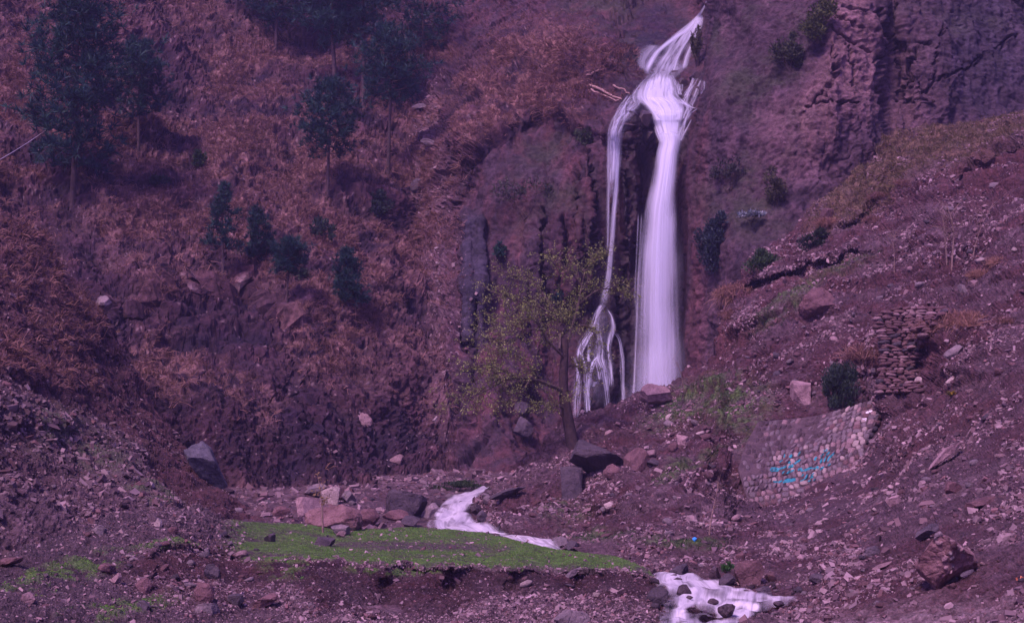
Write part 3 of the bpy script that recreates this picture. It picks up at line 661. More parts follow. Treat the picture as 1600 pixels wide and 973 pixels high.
BL = [  # x0 y0 x1 y1 material, label, extras
 (475,750,511,780,'rock_grey','grey wedge shaped slab topping the boulder heap, tilted up to the right',dict(rot=26,thick=17)),
 (498,760,532,790,'rock_pale','tan upright block behind the dry stalk in the boulder heap',dict(blocky=1)),
 (463,776,503,816,'rock_pink','pale pink flat topped block at left end of the boulder heap',dict(blocky=1)),
 (476,787,568,830,'rock_rust','largest rusty brown flat topped boulder at back of the green terrace',dict(planes=22,hm=(.62,.84),depth=1.0,sub=5,rough=.12)),
 (556,794,593,824,'rock_red','angular reddish boulder just right of the largest flat topped one',dict(planes=14,hm=(.55,.85),fwd=.3)),
 (516,819,548,837,'rock_grey','small grey boulder lying on grass before the largest rusty boulder',{}),
 (526,829,541,837,'rock_pink','little pink stone leaning on the small grey boulder on the grass',dict(fwd=.7)),
 (533,765,558,787,'rock_grey','rounded grey boulder behind the largest rusty boulder',{}),
 (512,759,540,784,'rock_red','brownish boulder between the tan block and the rounded grey one',{}),
 (601,764,668,812,'rock_dark','big dark grey boulder with a sharp ridge, left of the stream',dict(planes=8,depth=1.0,sub=5)),
 (597,795,640,815,'rock_red','flat reddish slab at foot of the big dark boulder',dict(planes=16,hm=(.55,.9))),
 (627,805,656,825,'rock_dark','dark red rock at the terrace edge below the big dark boulder',{}),
 (657,785,688,812,'rock_grey','wet grey boulder on the left edge of the upper stream',{}),
 (672,780,691,794,'rock_wet','small black rounded rock against the white upper stream',{}),
 (427,790,454,808,'rock_red','rounded brown boulder left of the heap, among rubble',{}),
 (412,831,431,848,'rock_dark','dark stone alone on the left part of the green terrace',{}),
 (490,838,524,854,'rock_dark','low dark purple rock on grass at foot of the dry stalk',{}),
 (394,922,437,953,'rock_red','layered red slab near the bottom edge, left of centre',dict(rot=14,thick=18)),
 (609,709,631,724,'rock_pink','orange pink stone alone on the far dark bank',{}),
 (890,686,978,742,'rock_dark','big dark grey boulder beside the foot of the leafing tree',dict(planes=9,sub=5,depth=1.0)),
 (875,727,911,780,'rock_dark','dark upright slab leaning below the tree boulder',dict(blocky=1,planes=8)),
 (975,699,1019,737,'rock_red','brown boulder half buried right of the tree boulder',{}),
 (942,724,974,746,'rock_red','jagged reddish rock wedged under the tree boulder',{}),
 (799,650,833,686,'rock_dark','rounded dark grey boulder at the dark cliff foot left of the tree',{}),
 (803,627,831,653,'rock_dark','dark rock sitting on the rounded boulder at the cliff foot',dict(d=89)),
 (764,755,822,784,'rock_dark','long flat slab jutting from the slope above the upper stream',dict(rot=24,thick=13)),
 (1057,678,1076,698,'rock_pink','pink block standing in red soil left of the masonry wall',dict(blocky=1)),
 (1000,599,1050,631,'rock_pink','boulder with pink flat top on the crest before the main waterfall',dict(planes=8,sub=5,fwd=.4)),
 (878,885,909,908,'rock_grey','light grey slab on the gravel bank at the terrace right end',dict(rot=32,thick=12)),
 (865,953,922,985,'rock_grey','dark grey rock cut by the bottom edge left of the stream',{}),
 (1047,879,1077,903,'rock_dark','smooth grey brown rock at the head of the lower stream',{}),
 (1122,895,1149,918,'rock_dark','dark blue grey rock left of the squared bank boulder',{}),
 (1146,874,1190,918,'rock_red','squared brown boulder on the far bank of the lower stream',dict(blocky=1,sub=5)),
 (1105,884,1128,908,'rock_wet','dark rock under the grass clump at the lower stream bank',{}),
 (1180,915,1206,934,'rock_dark','wet grey stone at the right edge of the lower stream',{}),
 (1009,916,1044,944,'rock_dark','brown boulder on the left bank of the lower stream',{}),
 (862,838,888,856,'rock_grey','grey stone splitting the thin stream right of the terrace',{}),
 (882,844,907,859,'rock_dark','dark angular stone at the end of the thin stream',{}),
 (1434,832,1532,926,'rock_rust','huge overhanging conglomerate boulder at lower right',dict(planes=10,sub=5,rough=.15,depth=.95,sink=0,under=1)),
 (1430,817,1465,845,'rock_dark','dark smooth oval slab just above the huge right boulder',dict(rot=38,thick=18)),
 (1508,770,1556,799,'rock_red','long reddish slab with a shadow gap on the right slope',dict(rot=24,thick=15)),
 (1447,690,1501,731,'rock_pink','long pale pink slab pointing uphill on the right slope',dict(rot=38,thick=15)),
 (1476,751,1501,771,'rock_red','tilted reddish block between the two long slabs on the right',{}),
 (1385,773,1409,792,'rock_pink','rounded pinkish stone on scree right of the masonry wall',{}),
 (1350,852,1374,869,'rock_dark','dark grey stone on the path left of the huge right boulder',{}),
 (1363,874,1393,892,'rock_pink','narrow pale pink sliver of rock on the lower right path',dict(rot=30,thick=8)),
 (1473,538,1506,560,'rock_grey','pale grey boulder right of the dry stone wall',{}),
 (1429,588,1442,604,'rock_pale','upright pale stone at foot of the dry stone wall',{}),
 (1476,589,1496,606,'rock_pale','pale stone below the pale grey boulder on the right slope',{}),
 (1246,448,1307,494,'rock_red','big smooth domed boulder half buried in mid right slope',dict(planes=12,hm=(.6,.85),rough=.10,sub=5)),
 (1236,594,1269,630,'rock_pink','squared pinkish block above the masonry wall beside the green shrub',dict(blocky=1)),
 (1496,444,1511,460,'rock_grey','small grey boulder below the bare saplings',{}),
 (1513,437,1531,451,'rock_pink','flat pink stone right of the small grey boulder',{}),
 (1463,481,1491,503,'rock_red','triangular brown rock at the top end of the dry stone wall',dict(planes=7)),
 (1281,325,1308,347,'rock_red','reddish rock set in tan grass on the upper right ledge',{}),
 (299,690,354,765,'rock_slate','tall blue grey boulder at the foot of the left hillside',dict(rot=-52,thick=40,planes=8,sub=5)),
 (227,751,241,761,'rock_pale','small pale wedge stone on the left scree crest',{}),
 (213,902,237,929,'rock_red','upright brownish boulder in the left rubble mound',{}),
 (171,894,190,913,'rock_pink','rounded pale boulder at the left side of the rubble mound',{}),
 (303,909,336,939,'rock_red','dark red boulder at the right side of the rubble mound',{}),
 (319,882,346,904,'rock_dark','dark boulder near top of the rubble mound',{}),
 (302,941,342,957,'rock_grey','flat grey slab below the rubble mound',dict(blocky=1)),
 (213,937,237,955,'rock_dark','dark stone under the upright brownish boulder',{}),
 (355,927,382,947,'rock_dark','dark grey boulder right of the flat grey slab',{}),
 (144,819,166,836,'rock_grey','rounded grey stone on the left crest',{}),
 (261,822,279,836,'rock_red','rounded red stone on the mound top',{}),
 (241,809,254,823,'rock_pale','cream coloured upright stone on the left mound crest',{}),
 (152,879,179,896,'rock_red','rusty overhanging rock at the left mound edge',{}),
 (-6,864,37,888,'rock_red','long brown slab at the left border of the photo',dict(rot=16,thick=15)),
 (36,925,58,943,'rock_pink','flat pinkish stone low on the left slope',{}),
 (146,461,175,488,'rock_grey','grey rock overhanging a dark hollow on the left hillside',{}),
 (558,644,582,669,'rock_pink','pale pinkish patch of rock set in the far dark bank',dict(planes=9,rough=.3,depth=.3,fwd=-.35)),
 (642,159,667,176,'rock_grey','upper grey slab in the far scree gully',dict(rot=12,thick=10)),
 (656,214,685,234,'rock_grey','lower larger grey slab in the far scree gully',dict(rot=-14,thick=12)),
 (640,276,668,300,'rock_dark','dark rock low in the far scree gully',{}),
 (1057,912,1080,934,'rock_wet','larger black rock breaking the lower stream upstream side',dict(d=32.0,planes=18,hm=(.6,.9))),
 (1121,942,1149,962,'rock_wet','angular black rock in the middle of the lower stream',dict(d=29.5,planes=18,hm=(.6,.9))),
 (1105,934,1123,945,'rock_wet','small round dark rock in the lower stream',dict(d=30.6,planes=18,hm=(.6,.9))),
 (1041,896,1060,907,'rock_wet','wet brown rock at the very top of the lower stream',dict(d=34.8)),
 (1049,901,1068,909,'rock_wet','flat wet rock beside the topmost rock of the lower stream',dict(d=34.3)),
 (1071,930,1083,937,'rock_wet','tiny dark rock under the larger black stream rock',dict(d=31.4,planes=18,hm=(.6,.9))),
 (733,787,752,806,'rock_wet','dark rock on the right edge of the upper stream',{}),
 (745,797,768,816,'rock_dark','grey topped rock right of the upper stream',{}),
 (757,818,776,835,'rock_wet','dark wet stone where the upper stream leaves sight',{}),
 (1264,895,1288,912,'rock_dark','dark lump in the gravel overhang right of the lower stream',{}),
 (1197,893,1213,910,'rock_red','small red brown stone right of the squared bank boulder',{}),
 (1470,884,1500,921,'rock_dark','dark shaded block under the huge right boulder',dict(fwd=-.3)),
 (1500,889,1522,900,'rock_dark','flat dark splinter below the huge right boulder',dict(rot=26,thick=6,d=26.5)),
]
for b in BL:
    boulder(*b[:4], b[4], b[5], **b[6])
# pebbles stuck in the conglomerate boulder are its parts
big = [o for o in C.objects if o.get('label', '').startswith('huge overhanging')][0]
bigpts = np.array([v.co[:] for v in big.data.vertices])
front = bigpts[:, 1] < -.25
for k in range(26):
    p = bigpts[rng.choice(np.where(front)[0])]
    V, Fc = rock_shape(900 + k % 5, 2)
    o = link('pebble', np_mesh('pebble', V * rng.uniform(.025, .075), Fc), M[['rock_grey', 'rock_pink', 'rock_red'][k % 3]], big, p * .96)
for o in C.objects:
    if 'px' in o: del o['px']

# ---- loose stones: the larger ones each an object, the rest chips in one mesh per slope
VAR = []
for k in range(10):
    V, Fc = rock_shape(500 + k, 2, 9, .05, k % 2)
    VAR.append((V * [1, .8, .55], Fc))
smats = ['rock_grey', 'rock_red', 'rock_pink', 'rock_dark', 'rock_grey', 'rock_red', 'rock_pale']
for x0_, y0_, x1_, y1_, d_, lb in [(716,782,726,790,61.2,'dark wet stone in mid stream near the top of the upper stream'),(700,799,712,807,57.2,'wet black stone left of centre in the upper stream'),(722,806,738,815,55.6,'largest wet stone inside the upper stream'),(744,771,752,777,65.5,'small stone splitting the narrow head of the upper stream'),(690,812,701,820,54.4,'wet stone low in the left of the upper stream'),
                            (741,815,752,822,53.6,'wet stone low in the right of the upper stream'),(1160,921,1176,929,32.2,'flat wet stone in the lower stream below the squared boulder'),(1208,938,1226,948,30.2,'dark stone in the right tail of the lower stream'),(1046,938,1058,946,30.8,'dark stone near the left edge of the lower stream')]:
    boulder(x0_, y0_, x1_, y1_, 'rock_wet', lb, planes=16, hm=(.6, .9), d=d_, sub=3)
for x0_, y0_, x1_, y1_, pl_, lb in [(994,170,1020,198,12,'dark wet knob of rock dividing the two arms of the fall'),(1044,110,1064,128,10,'dark ledge rock at the lip right of the upper jet'),(1058,122,1078,142,10,'wet rock between the trickles right of the middle cascade'),(1076,112,1100,130,9,'wet ledge rock against the cliff right of the upper jet'),(1078,134,1096,156,10,'lowest wet rock under the right hand trickles'),
                            (1014,110,1026,118,10,'small wet rock at the lip left of the middle cascade'),(1030,109,1044,116,10,'small wet rock at the lip above the middle cascade'),(968,190,996,206,12,'wet rock on the lip of the left arm'),(996,200,1024,222,12,'wet rock between left arm and plunge, on the lip'),(984,216,1010,236,12,'lower wet rock hanging between left arm and plunge')]:
    d_ = float(A.at((x0_ + x1_) / 2, (y0_ + y1_) / 2)[0][0, 1]) - .3
    boulder(x0_, y0_, x1_, y1_, 'rock_wet', lb, planes=pl_, hm=(.5, .85), d=d_, sub=3)
SM = {}
HUE = {'rock_grey': 'grey', 'rock_red': 'reddish', 'rock_pink': 'pinkish', 'rock_dark': 'dark', 'rock_pale': 'pale'}
MARKS = [(1484,880,'the huge overhanging boulder'),(1262,725,'the masonry wall'),(1405,550,'the dry stone wall'),(890,640,'the leafing tree'),(933,715,'the tree foot boulder'),(1025,615,'the crest boulder'),(1060,890,'the lower stream head'),
 (1168,896,'the squared bank boulder'),(1474,710,'the long pink slab'),(1532,785,'the long reddish slab'),(1276,471,'the domed boulder'),(1484,370,'the bare saplings'),(1313,603,'the tall green shrub'),(1550,255,'the upper red scarp'),(1110,795,'the lone bank sapling'),(1146,452,'the orange tussock'),
 (1489,549,'the pale grey boulder'),(1450,830,'the oval slab'),(1397,782,'the rounded pinkish stone'),(1335,400,'the upper ledge'),(522,806,'the rusty flat topped boulder'),(635,788,'the dark ridged boulder'),(710,790,'the upper stream'),(440,799,'the rounded brown boulder'),
 (326,727,'the blue grey boulder'),(415,938,'the layered red slab'),(225,915,'the upright mound boulder'),(320,924,'the dark red mound boulder'),(893,896,'the grey bank slab'),(234,756,'the pale wedge stone'),(15,876,'the left border slab'),(155,828,'the left crest stone'),(700,930,'the middle of the eroded bank'),(520,920,'the left end of the eroded bank'),(90,680,'the mossy left scree'),(1085,842,'the blue litter'),(893,755,'the dark upright slab')]
def stone(p, n, r, mi, px, py, where, group):
    v = random.randrange(10); key = (v, mi)
    if key not in SM:
        me = np_mesh('stone', VAR[v][0], VAR[v][1]); me.materials.append(M[mi]); SM[key] = me
    o = bpy.data.objects.new('stone', SM[key]); C.objects.link(o)
    q = Vector(n).lerp(Vector((0, 0, 1)), .4).to_track_quat('Z', 'Y').to_euler()
    o.rotation_euler = (q.x + random.uniform(-.4, .4), q.y + random.uniform(-.4, .4), random.uniform(0, 6.28))
    o.scale = (r * random.uniform(.8, 1.3), r * random.uniform(.8, 1.2), r * random.uniform(.7, 1.1))
    o.location = Vector(p) + Vector(n) * r * .18
    mk = min(MARKS, key=lambda m: math.hypot(m[0] - px, m[1] - py)); dx, dy = px - mk[0], py - mk[1]
    dist = math.hypot(dx, dy)
    side = ('right of' if dx > 0 else 'left of') if abs(dx) > 1.4 * abs(dy) else ('below' if dy > 0 else 'above') if abs(dy) > 1.4 * abs(dx) else ('lower ' if dy > 0 else 'upper ') + ('right of' if dx > 0 else 'left of')
    spx = r * 2 * F / p.y
    size = 'large' if spx > 14 else 'small' if spx < 9 else 'medium'
    tag(o, size + ' ' + HUE[mi] + ' ' + where + ' ' + ('just ' if dist < 40 else 'well ' if dist > 90 else '') + side + ' ' + mk[2], 'stone', group)
def stones(poly_px, n, lo, hi, where, group, mats):
    a = np.array(poly_px, float); made = 0; tries = 0
    while made < n and tries < n * 30:
        tries += 1
        x, y = random.uniform(a[:, 0].min(), a[:, 0].max()), random.uniform(a[:, 1].min(), a[:, 1].max())
        ins = False; j = len(a) - 1
        for i in range(len(a)):
            if (a[i, 1] > y) != (a[j, 1] > y) and x < (a[j, 0] - a[i, 0]) * (y - a[i, 1]) / (a[j, 1] - a[i, 1]) + a[i, 0]: ins = not ins
            j = i
        if not ins: continue
        p, nn = hit(x, y)
        r = (lo + (hi - lo) * random.random() ** 2.2) * p.y / F / 2
        stone(p, nn, r, random.choice(mats), x, y, where, group); made += 1
stones([(1180,830),(1380,740),(1600,520),(1600,940),(1400,960),(1260,900)], 72, 8, 19, 'angular scree stone', 'loose stones on the lower right scree', smats)
stones([(1080,600),(1250,480),(1480,300),(1600,260),(1600,500),(1420,600),(1180,650),(1040,700)], 62, 7, 17, 'slaty slope stone', 'loose stones high on the right slope', smats)
stones([(790,770),(880,690),(1000,650),(1140,660),(1150,800),(1180,860),(900,850),(820,820)], 54, 8, 20, 'broken stone', 'stones between the tree and the masonry wall', smats)
stones([(190,870),(300,820),(400,850),(440,960),(200,960)], 40, 9, 22, 'rubble stone', 'rubble stones in the left mound', smats)
stones([(0,610),(120,650),(240,760),(330,800),(150,870),(0,940)], 22, 7, 15, 'scattered stone', 'stones on the left scree slope', smats)
stones([(340,800),(460,770),(620,770),(740,745),(700,790),(640,820),(420,820)], 34, 7, 18, 'rubble stone', 'rubble stones behind the terrace', smats)
stones([(450,885),(700,895),(1000,905),(1030,960),(700,968),(450,968)], 14, 8, 19, 'bank stone', 'stones in the eroded terrace bank', smats)

wetm = ['rock_wet', 'rock_dark', 'rock_wet', 'rock_grey']
HUE['rock_wet'] = 'wet black'
for pl, n_, lo_, hi_, wh, gp_ in [([(1018,896),(1026,896),(1046,925),(1038,970),(1022,970)], 10, 9, 20, 'stone on the left bank', 'stones on the lower stream left bank'), ([(1075,890),(1130,902),(1160,918),(1250,932),(1262,926),(1180,905),(1100,880)], 14, 9, 20, 'stone on the far bank', 'stones on the lower stream far bank'),
                                 ([(1255,940),(1215,952),(1170,970),(1180,975),(1262,948)], 7, 7, 14, 'stone on the near bank', 'stones on the lower stream near bank'),
                                 ([(735,762),(705,774),(684,786),(676,812),(660,815),(672,782),(720,760)], 12, 7, 15, 'stone by the upper stream', 'stones along the upper stream left bank'), ([(765,764),(744,786),(735,808),(760,830),(790,838),(780,822),(752,806),(770,775)], 14, 8, 16, 'stone by the upper stream', 'stones along the upper stream right bank')]:
    stones(pl, n_, lo_, hi_, wh, gp_, wetm)

def chips(name, sheet, n, weight, rmed, rmax, cols, floor_px=1.2, label=None):
    p, nn, (j, i) = sheet.scatter(n, weight)
    d = p[:, 1]
    r = np.maximum(rmed * (d / 45.) ** .8 * (rng.random(n) + .012) ** -.62 * .75, floor_px * d / F); r = np.minimum(r, rmax * rng.uniform(.5, 1, n))
    cube = np.array([[x, y, z] for z in (-1, 1) for y in (-1, 1) for x in (-1, 1)], float)
    Fc = np.array([[0,2,3,1],[4,5,7,6],[0,1,5,4],[2,6,7,3],[0,4,6,2],[1,3,7,5]])
    V = cube[None] * rng.uniform(.6, 1.0, (n, 8, 1)) + rng.normal(size=(n, 8, 3)) * .13
    V *= np.stack([r * rng.uniform(.9, 1.9, n), r * rng.uniform(.5, 1.0, n), r * rng.uniform(.5, .95, n)], -1)[:, None]
    # frame: z near the surface normal, random spin and tilt
    z = nn * .6 + rng.normal(size=(n, 3)) * .5 + [0, 0, .3]; z /= np.linalg.norm(z, axis=1)[:, None]
    x = np.cross(z, rng.normal(size=(n, 3))); x /= np.linalg.norm(x, axis=1)[:, None]
    y = np.cross(z, x)
    V = V[..., :1] * x[:, None] + V[..., 1:2] * y[:, None] + V[..., 2:] * z[:, None]
    V += (p + nn * (r * .12)[:, None])[:, None]
    cc = .92 * np.array(cols)[rng.integers(0, len(cols), n)] * rng.uniform(.65, 1.35, (n, 1))
    Ff = (Fc[None] + (np.arange(n) * 8)[:, None, None]).reshape(-1, 4)
    o = link(name, np_mesh(name, V.reshape(-1, 3), Ff, np.repeat(cc, 8, 0), False), M['chips'])
    tag(o, kind='stuff'); return o
CH = [(.30,.215,.22), (.27,.185,.19), (.06,.036,.046), (.15,.10,.11), (.21,.15,.16), (.11,.07,.08), (.17,.09,.092), (.24,.17,.175), (.085,.05,.06), (.30,.215,.215), (.19,.12,.125), (.14,.085,.09)]
vis = sstep(C_.PX, 735, 760) * (1 - sstep(C_.PX, 1640, 1900)) * (1 - wallm)
chips('scree', C_, 46000, vis * (.06 + np.clip(.1 + fbm(C_.P * .35 + 3, 3) * 3.4, 0, 1.5)) * (1 - .75 * upg) * (1 - .6 * gr) * (1 - .75 * red) * (C_.D / 45.) ** -.9, .021, .11, CH, .8)
vis = sstep(B.PX, -60, -10) * (1 - sstep(B.PX, 400, 430))
chips('scree', B, 13000, vis * (.07 + lower * np.clip(.4 + fbm(B.P * .5 + 3, 3) * 2, .1, 1)) * (B.D / 45.) ** -.8, .022, .15, [tuple(c * .75 for c in k) for k in CH], .75)
vis = sstep(E.PX, -40, -5)
chips('gravel', E, 36000, vis * (1 - .985 * E.plat) * (.35 + 1.0 * E.mnd + 1.5 * sstep(E.PX, 420, 460)) * (1 - .88 * E.bank) * (E.D / 32.) ** -1.2, .012, .065, CH + [(.28,.2,.2)], .7)
chips('gravel', E, 200, E.plat * sstep(E.PY, 815, 830), .014, .06, CH + [(.33,.25,.25)] * 3, .8)
wt = ((D_.GX > -20) & (D_.GX < 3) & (D_.GY > 50) & (D_.GY < 82) & (D_.ch < .4)) * 1.0 + ((D_.GX > 2) & (D_.GX < 9) & (D_.GY > 26) & (D_.GY < 40) & (D_.ch < .6)) * .6
chips('rubble', D_, 3000, wt, .035, .25, CH, 1.0)
wA = gul * 1.0 + .10 * blob(A.PX, A.PY, 600, 715, 180, 40)
chips('gully_scree', A, 1300, wA * (A.PY > -20), .022, .15, [tuple(c * .8 for c in k) for k in CH] + [(.28,.22,.22)], .9)

# ------------------------------------------------------------------ falling water
def depthA(px, py):
    p, _ = A.at(px, py); return p[:, 1]
def densify(pts, n):
    a = np.array(pts, float); t = np.r_[0, np.cumsum(np.hypot(*np.diff(a[:, :2], axis=0).T))]; t /= t[-1]
    u = np.linspace(0, 1, n)
    out = np.stack([np.interp(u, t, a[:, k]) for k in range(a.shape[1])], -1)
    ker = np.ones(5) / 5
    for k in range(a.shape[1]):
        q = np.convolve(np.pad(out[:, k], 2, 'edge'), ker, 'valid'); q[0], q[-1] = out[0, k], out[-1, k]; out[:, k] = q
    return out
def smooth1(x, k):
    return np.convolve(np.pad(x, k, 'edge'), np.ones(2 * k + 1) / (2 * k + 1), 'valid')
def fall_strip(name, st, parent, mat, nu=26, n=110, off=.35, bulge=.25, edge=(.0, .22), dens=1.0, smooth=6, ends=(.03, .05), vrep=1.0, lump=.06, plane=False):
    """st: (py, x left, x right[, density]) down the fall; the sheet hangs just proud of the rock behind"""
    st = [(s + (1.0,))[:4] if len(s) == 3 else s for s in st]
    a = densify([(0.5 * (s[1] + s[2]), s[0], s[1], s[2], s[3]) for s in st], n)
    u = np.linspace(0, 1, nu)
    PX = a[:, 2:3] * (1 - u) + a[:, 3:4] * u; PY = np.repeat(a[:, 1:2], nu, 1)
    d = depthA(PX.ravel(), PY.ravel()).reshape(PX.shape)
    dm = smooth1(d.min(1), smooth)
    D = (.5 * smooth1(np.median(d, 1), smooth) + .5 * dm)[:, None] + np.zeros_like(PX)
    D = np.minimum(D, np.minimum(np.minimum(d, np.roll(d, 1, 1)), np.roll(d, -1, 1)) + off * .6) if smooth < 9 else np.minimum(D, smooth1(d.min(1), 3)[:, None] + .3)
    if plane:
        tl = np.linspace(0, 1, n); k = np.polyfit(tl, dm, 1); lin = np.polyval(k, tl); D = (lin - max(0, (lin - dm)[n // 12:].max() * .8))[:, None] + np.zeros_like(PX)
    D = D - off - bulge * np.sin(np.pi * u)[None]
    P = unproj(PX, PY, D)
    P[..., 1] += lump * (fbm(np.stack([np.repeat(u[None] * 6, n, 0), P[..., 2] * .25, 0 * PX + len(name)], -1), 3))
    ln = np.r_[0, np.cumsum(np.linalg.norm(np.diff(P[:, nu // 2], axis=0), axis=1))]
    uj = u[None] + (.22 if mat in ('torn', 'tier') else .10) * gnoise(np.stack([np.repeat(ln[:, None] * .35, nu, 1), np.repeat(u[None] * 2, n, 0), 0 * PX + len(name) * 3.1], -1)) * (edge[1] > .05)
    fl = np.minimum(sstep(uj, edge[0], edge[1]), sstep(1 - uj, edge[0], edge[1])) * np.minimum(sstep(u, 0, .06), sstep(1 - u, 0, .06))[None] * a[:, 4:5]
    tt = np.linspace(0, 1, n)
    fl = fl * np.minimum(sstep(tt, 0, max(ends[0], 1e-3)), sstep(1 - tt, 0, max(ends[1], 1e-3)))[:, None] * dens
    uv = np.stack([np.repeat(u[None], n, 0), np.repeat((ln * .25 * vrep)[:, None], nu, 1)], -1).reshape(-1, 2) + [random.random() * 9, random.random() * 9]
    idx = np.arange(n * nu).reshape(n, nu)
    q = np.stack([idx[:-1, :-1], idx[1:, :-1], idx[1:, 1:], idx[:-1, 1:]], -1).reshape(-1, 4)
    return link(name, np_mesh(name, P, q, None, True, {'dens': fl}, uv), M[mat], parent)
def strand(name, pts, parent, mat='strand', off=.3, dens=1.0, n=60, smooth=3, bulge=.06):
    """pts: (px, py, half width px)"""
    return fall_strip(name, [(p[1], p[0] - p[2], p[0] + p[2]) for p in pts], parent, mat, 10, n, off, bulge, (0, .5), dens, smooth, (.06, .10), 1.0, .02)

W = empty('waterfall', unproj(1028, 622, 95))
tag(W, 'tall white silky waterfall dropping down the dark cliff in two arms', 'waterfall')
Wp = W.location.copy()
def w_(o):
    o.matrix_parent_inverse = Matrix.Translation(-Wp); return o
main = [(206,1022,1068),(222,1029,1067),(240,1024,1064),(265,1020,1062),(325,1006,1059),(400,997,1060),(470,993,1061),(540,991,1063),(600,989,1066),(655,986,1070)]
dn = lambda r_, a: [q + (a * k,) for q, k in zip(r_, np.interp([q[0] for q in r_], [206, 240, 330, 450, 600, 655], [1.5, 1.4, .95, .72, .6, .5]))]
w_(fall_strip('main_fall', dn(main, 1.0), W, 'fall', 40, 160, .7, .5, (0, .36), 1, 14, (.01, .04), 1, .02, True))
w_(fall_strip('main_fall', dn([(y, l + .28 * (r - l), r - .05 * (r - l)) for y, l, r in main], .95), W, 'fall', 30, 160, 1.2, .4, (0, .4), 1, 14, (.01, .05), 1, .02, True))
w_(fall_strip('main_fall_spray', [(y, l - 8, r + 12) for y, l, r in main[4:]], W, 'fall', 40, 120, .45, .3, (0, .5), .38, 14, (.3, .05), 1, .02, True))
for k in range(14):                                  # fine threads through and beside the sheet
    f0 = rng.random() ** 1.3; f1 = np.clip(f0 + rng.normal() * .06, -.08, 1.08); a0 = rng.uniform(206, 330); a1 = rng.uniform(460, 640)
    ys = np.linspace(a0, a1, 7); pts = []
    for y_ in ys:
        l_, r2 = np.interp(y_, [q[0] for q in main], [q[1] for q in main]), np.interp(y_, [q[0] for q in main], [q[2] for q in main])
        f = f0 + (f1 - f0) * (y_ - a0) / (a1 - a0); pts.append((l_ + (r2 - l_) * f, y_, rng.uniform(1.5, 4.5)))
    w_(fall_strip('fall_thread', [(p[1], p[0] - p[2], p[0] + p[2]) for p in pts], W, 'strand', 6, 60, 1.5, .05, (0, .5), rng.uniform(.15, .4), 14, (.2, .35), 1, .02, True))
w_(fall_strip('fall_mist', [(520,985,1070,.1),(570,972,1080,.28),(615,962,1090,.34),(660,958,1096,.25)], W, 'fall', 40, 60, 1.9, .6, (0, .5), .9, 14, (.3, .05), 1, .02, True))
# the two tiers above it
w_(fall_strip('middle_cascade', [(110,1004,1060),(118,1003,1056),(128,997,1056),(136,993,1058),(144,988,1060),(152,987,1062),(159,990,1067),(166,998,1072),(174,1006,1074),(182,1012,1073),(191,1016,1070),(198,1020,1068),(208,1023,1067),(224,1030,1066)], W, 'tier', 36, 90, .45, .3, (0, .42), 1.6, 3, (.18, .03)))
w_(fall_strip('middle_cascade', [(150,990,1050),(160,1000,1066),(172,1012,1070),(186,1020,1066),(205,1027,1064),(226,1032,1064)], W, 'tier', 30, 70, .7, .4, (0, .5), 1.5, 4, (.15, .05)))
w_(strand('cascade_edge', [(1090,170,3),(1080,176,5),(1071,190,6),(1064,208,6),(1060,222,5)], W, 'torn', .6, .8, 40))
w_(strand('cascade_edge', [(1081,186,2),(1076,197,3.5),(1069,210,4.5),(1064,222,5)], W, 'torn', .6, .7, 40))
w_(strand('upper_jet', [(1107,-6,1.6),(1101,10,2),(1094,22,4),(1085,34,7),(1074,46,9),(1060,56,8),(1044,66,7),(1028,80,7),(1018,94,8),(1012,106,8),(1010,118,6)], W, 'strand', .55, 1.2, 90))
w_(strand('upper_jet', [(1098,22,4),(1088,40,6),(1076,58,5),(1064,78,5),(1056,95,5),(1050,115,5)], W, 'strand', .5, 1.1, 80))
w_(strand('upper_jet', [(1099,26,3),(1092,46,5),(1083,66,6),(1074,88,6),(1067,110,6)], W, 'strand', .45, .85, 80))
w_(fall_strip('upper_veil', [(24,1088,1100),(40,1070,1094),(56,1048,1089),(72,1034,1083),(90,1020,1077),(106,1008,1072),(116,1008,1064),(126,1004,1056),(136,1000,1054)], W, 'tier', 30, 80, .5, .2, (0, .35), .6, 4, (.05, .3)))
w_(fall_strip('side_spout', [(69,1008,1036),(75,999,1036),(84,994,1026),(94,993,1018),(104,996,1014),(113,1002,1014)], W, 'fall', 16, 50, .5, .3, (0, .5), .5, 4, (.1, .2)))
for pts in [[(1066,122,3),(1064,134,4),(1063,144,3)], [(1090,121,3),(1084,132,4),(1076,142,4),(1070,152,3)], [(1101,126,2.5),(1099,138,3),(1094,148,2)], [(1076,146,3),(1070,156,4),(1066,164,3)], [(1050,118,3),(1058,132,4),(1062,150,4)], [(1084,120,2),(1080,136,3),(1074,150,3),(1070,166,4)], [(1096,124,2),(1090,140,3),(1084,156,3),(1078,168,3)]]:
    w_(strand('trickle', [(x_, y_, h_ * 1.5) for x_, y_, h_ in pts], W, 'torn', .45, .6, 30))
MC = [(116,1016,1043),(130,1000,1053),(150,988,1061),(166,1000,1082),(184,1014,1072),(205,1022,1067),(224,1030,1066)]
for k in range(14):
    f0 = rng.uniform(-.04, 1.04); f1 = np.clip(f0 + rng.normal() * .12, -.04, 1.04); a0 = rng.uniform(114, 160); a1 = a0 + rng.uniform(35, 64); pts = []
    for y_ in np.linspace(a0, a1, 6):
        l_, r2 = np.interp(y_, [q[0] for q in MC], [q[1] for q in MC]), np.interp(y_, [q[0] for q in MC], [q[2] for q in MC])
        f = f0 + (f1 - f0) * (y_ - a0) / (a1 - a0); pts.append((l_ + (r2 - l_) * f, y_, rng.uniform(1.2, 3.5)))
    w_(strand('cascade_thread', pts, W, 'torn', .8, rng.uniform(.4, .8), 30, 3))
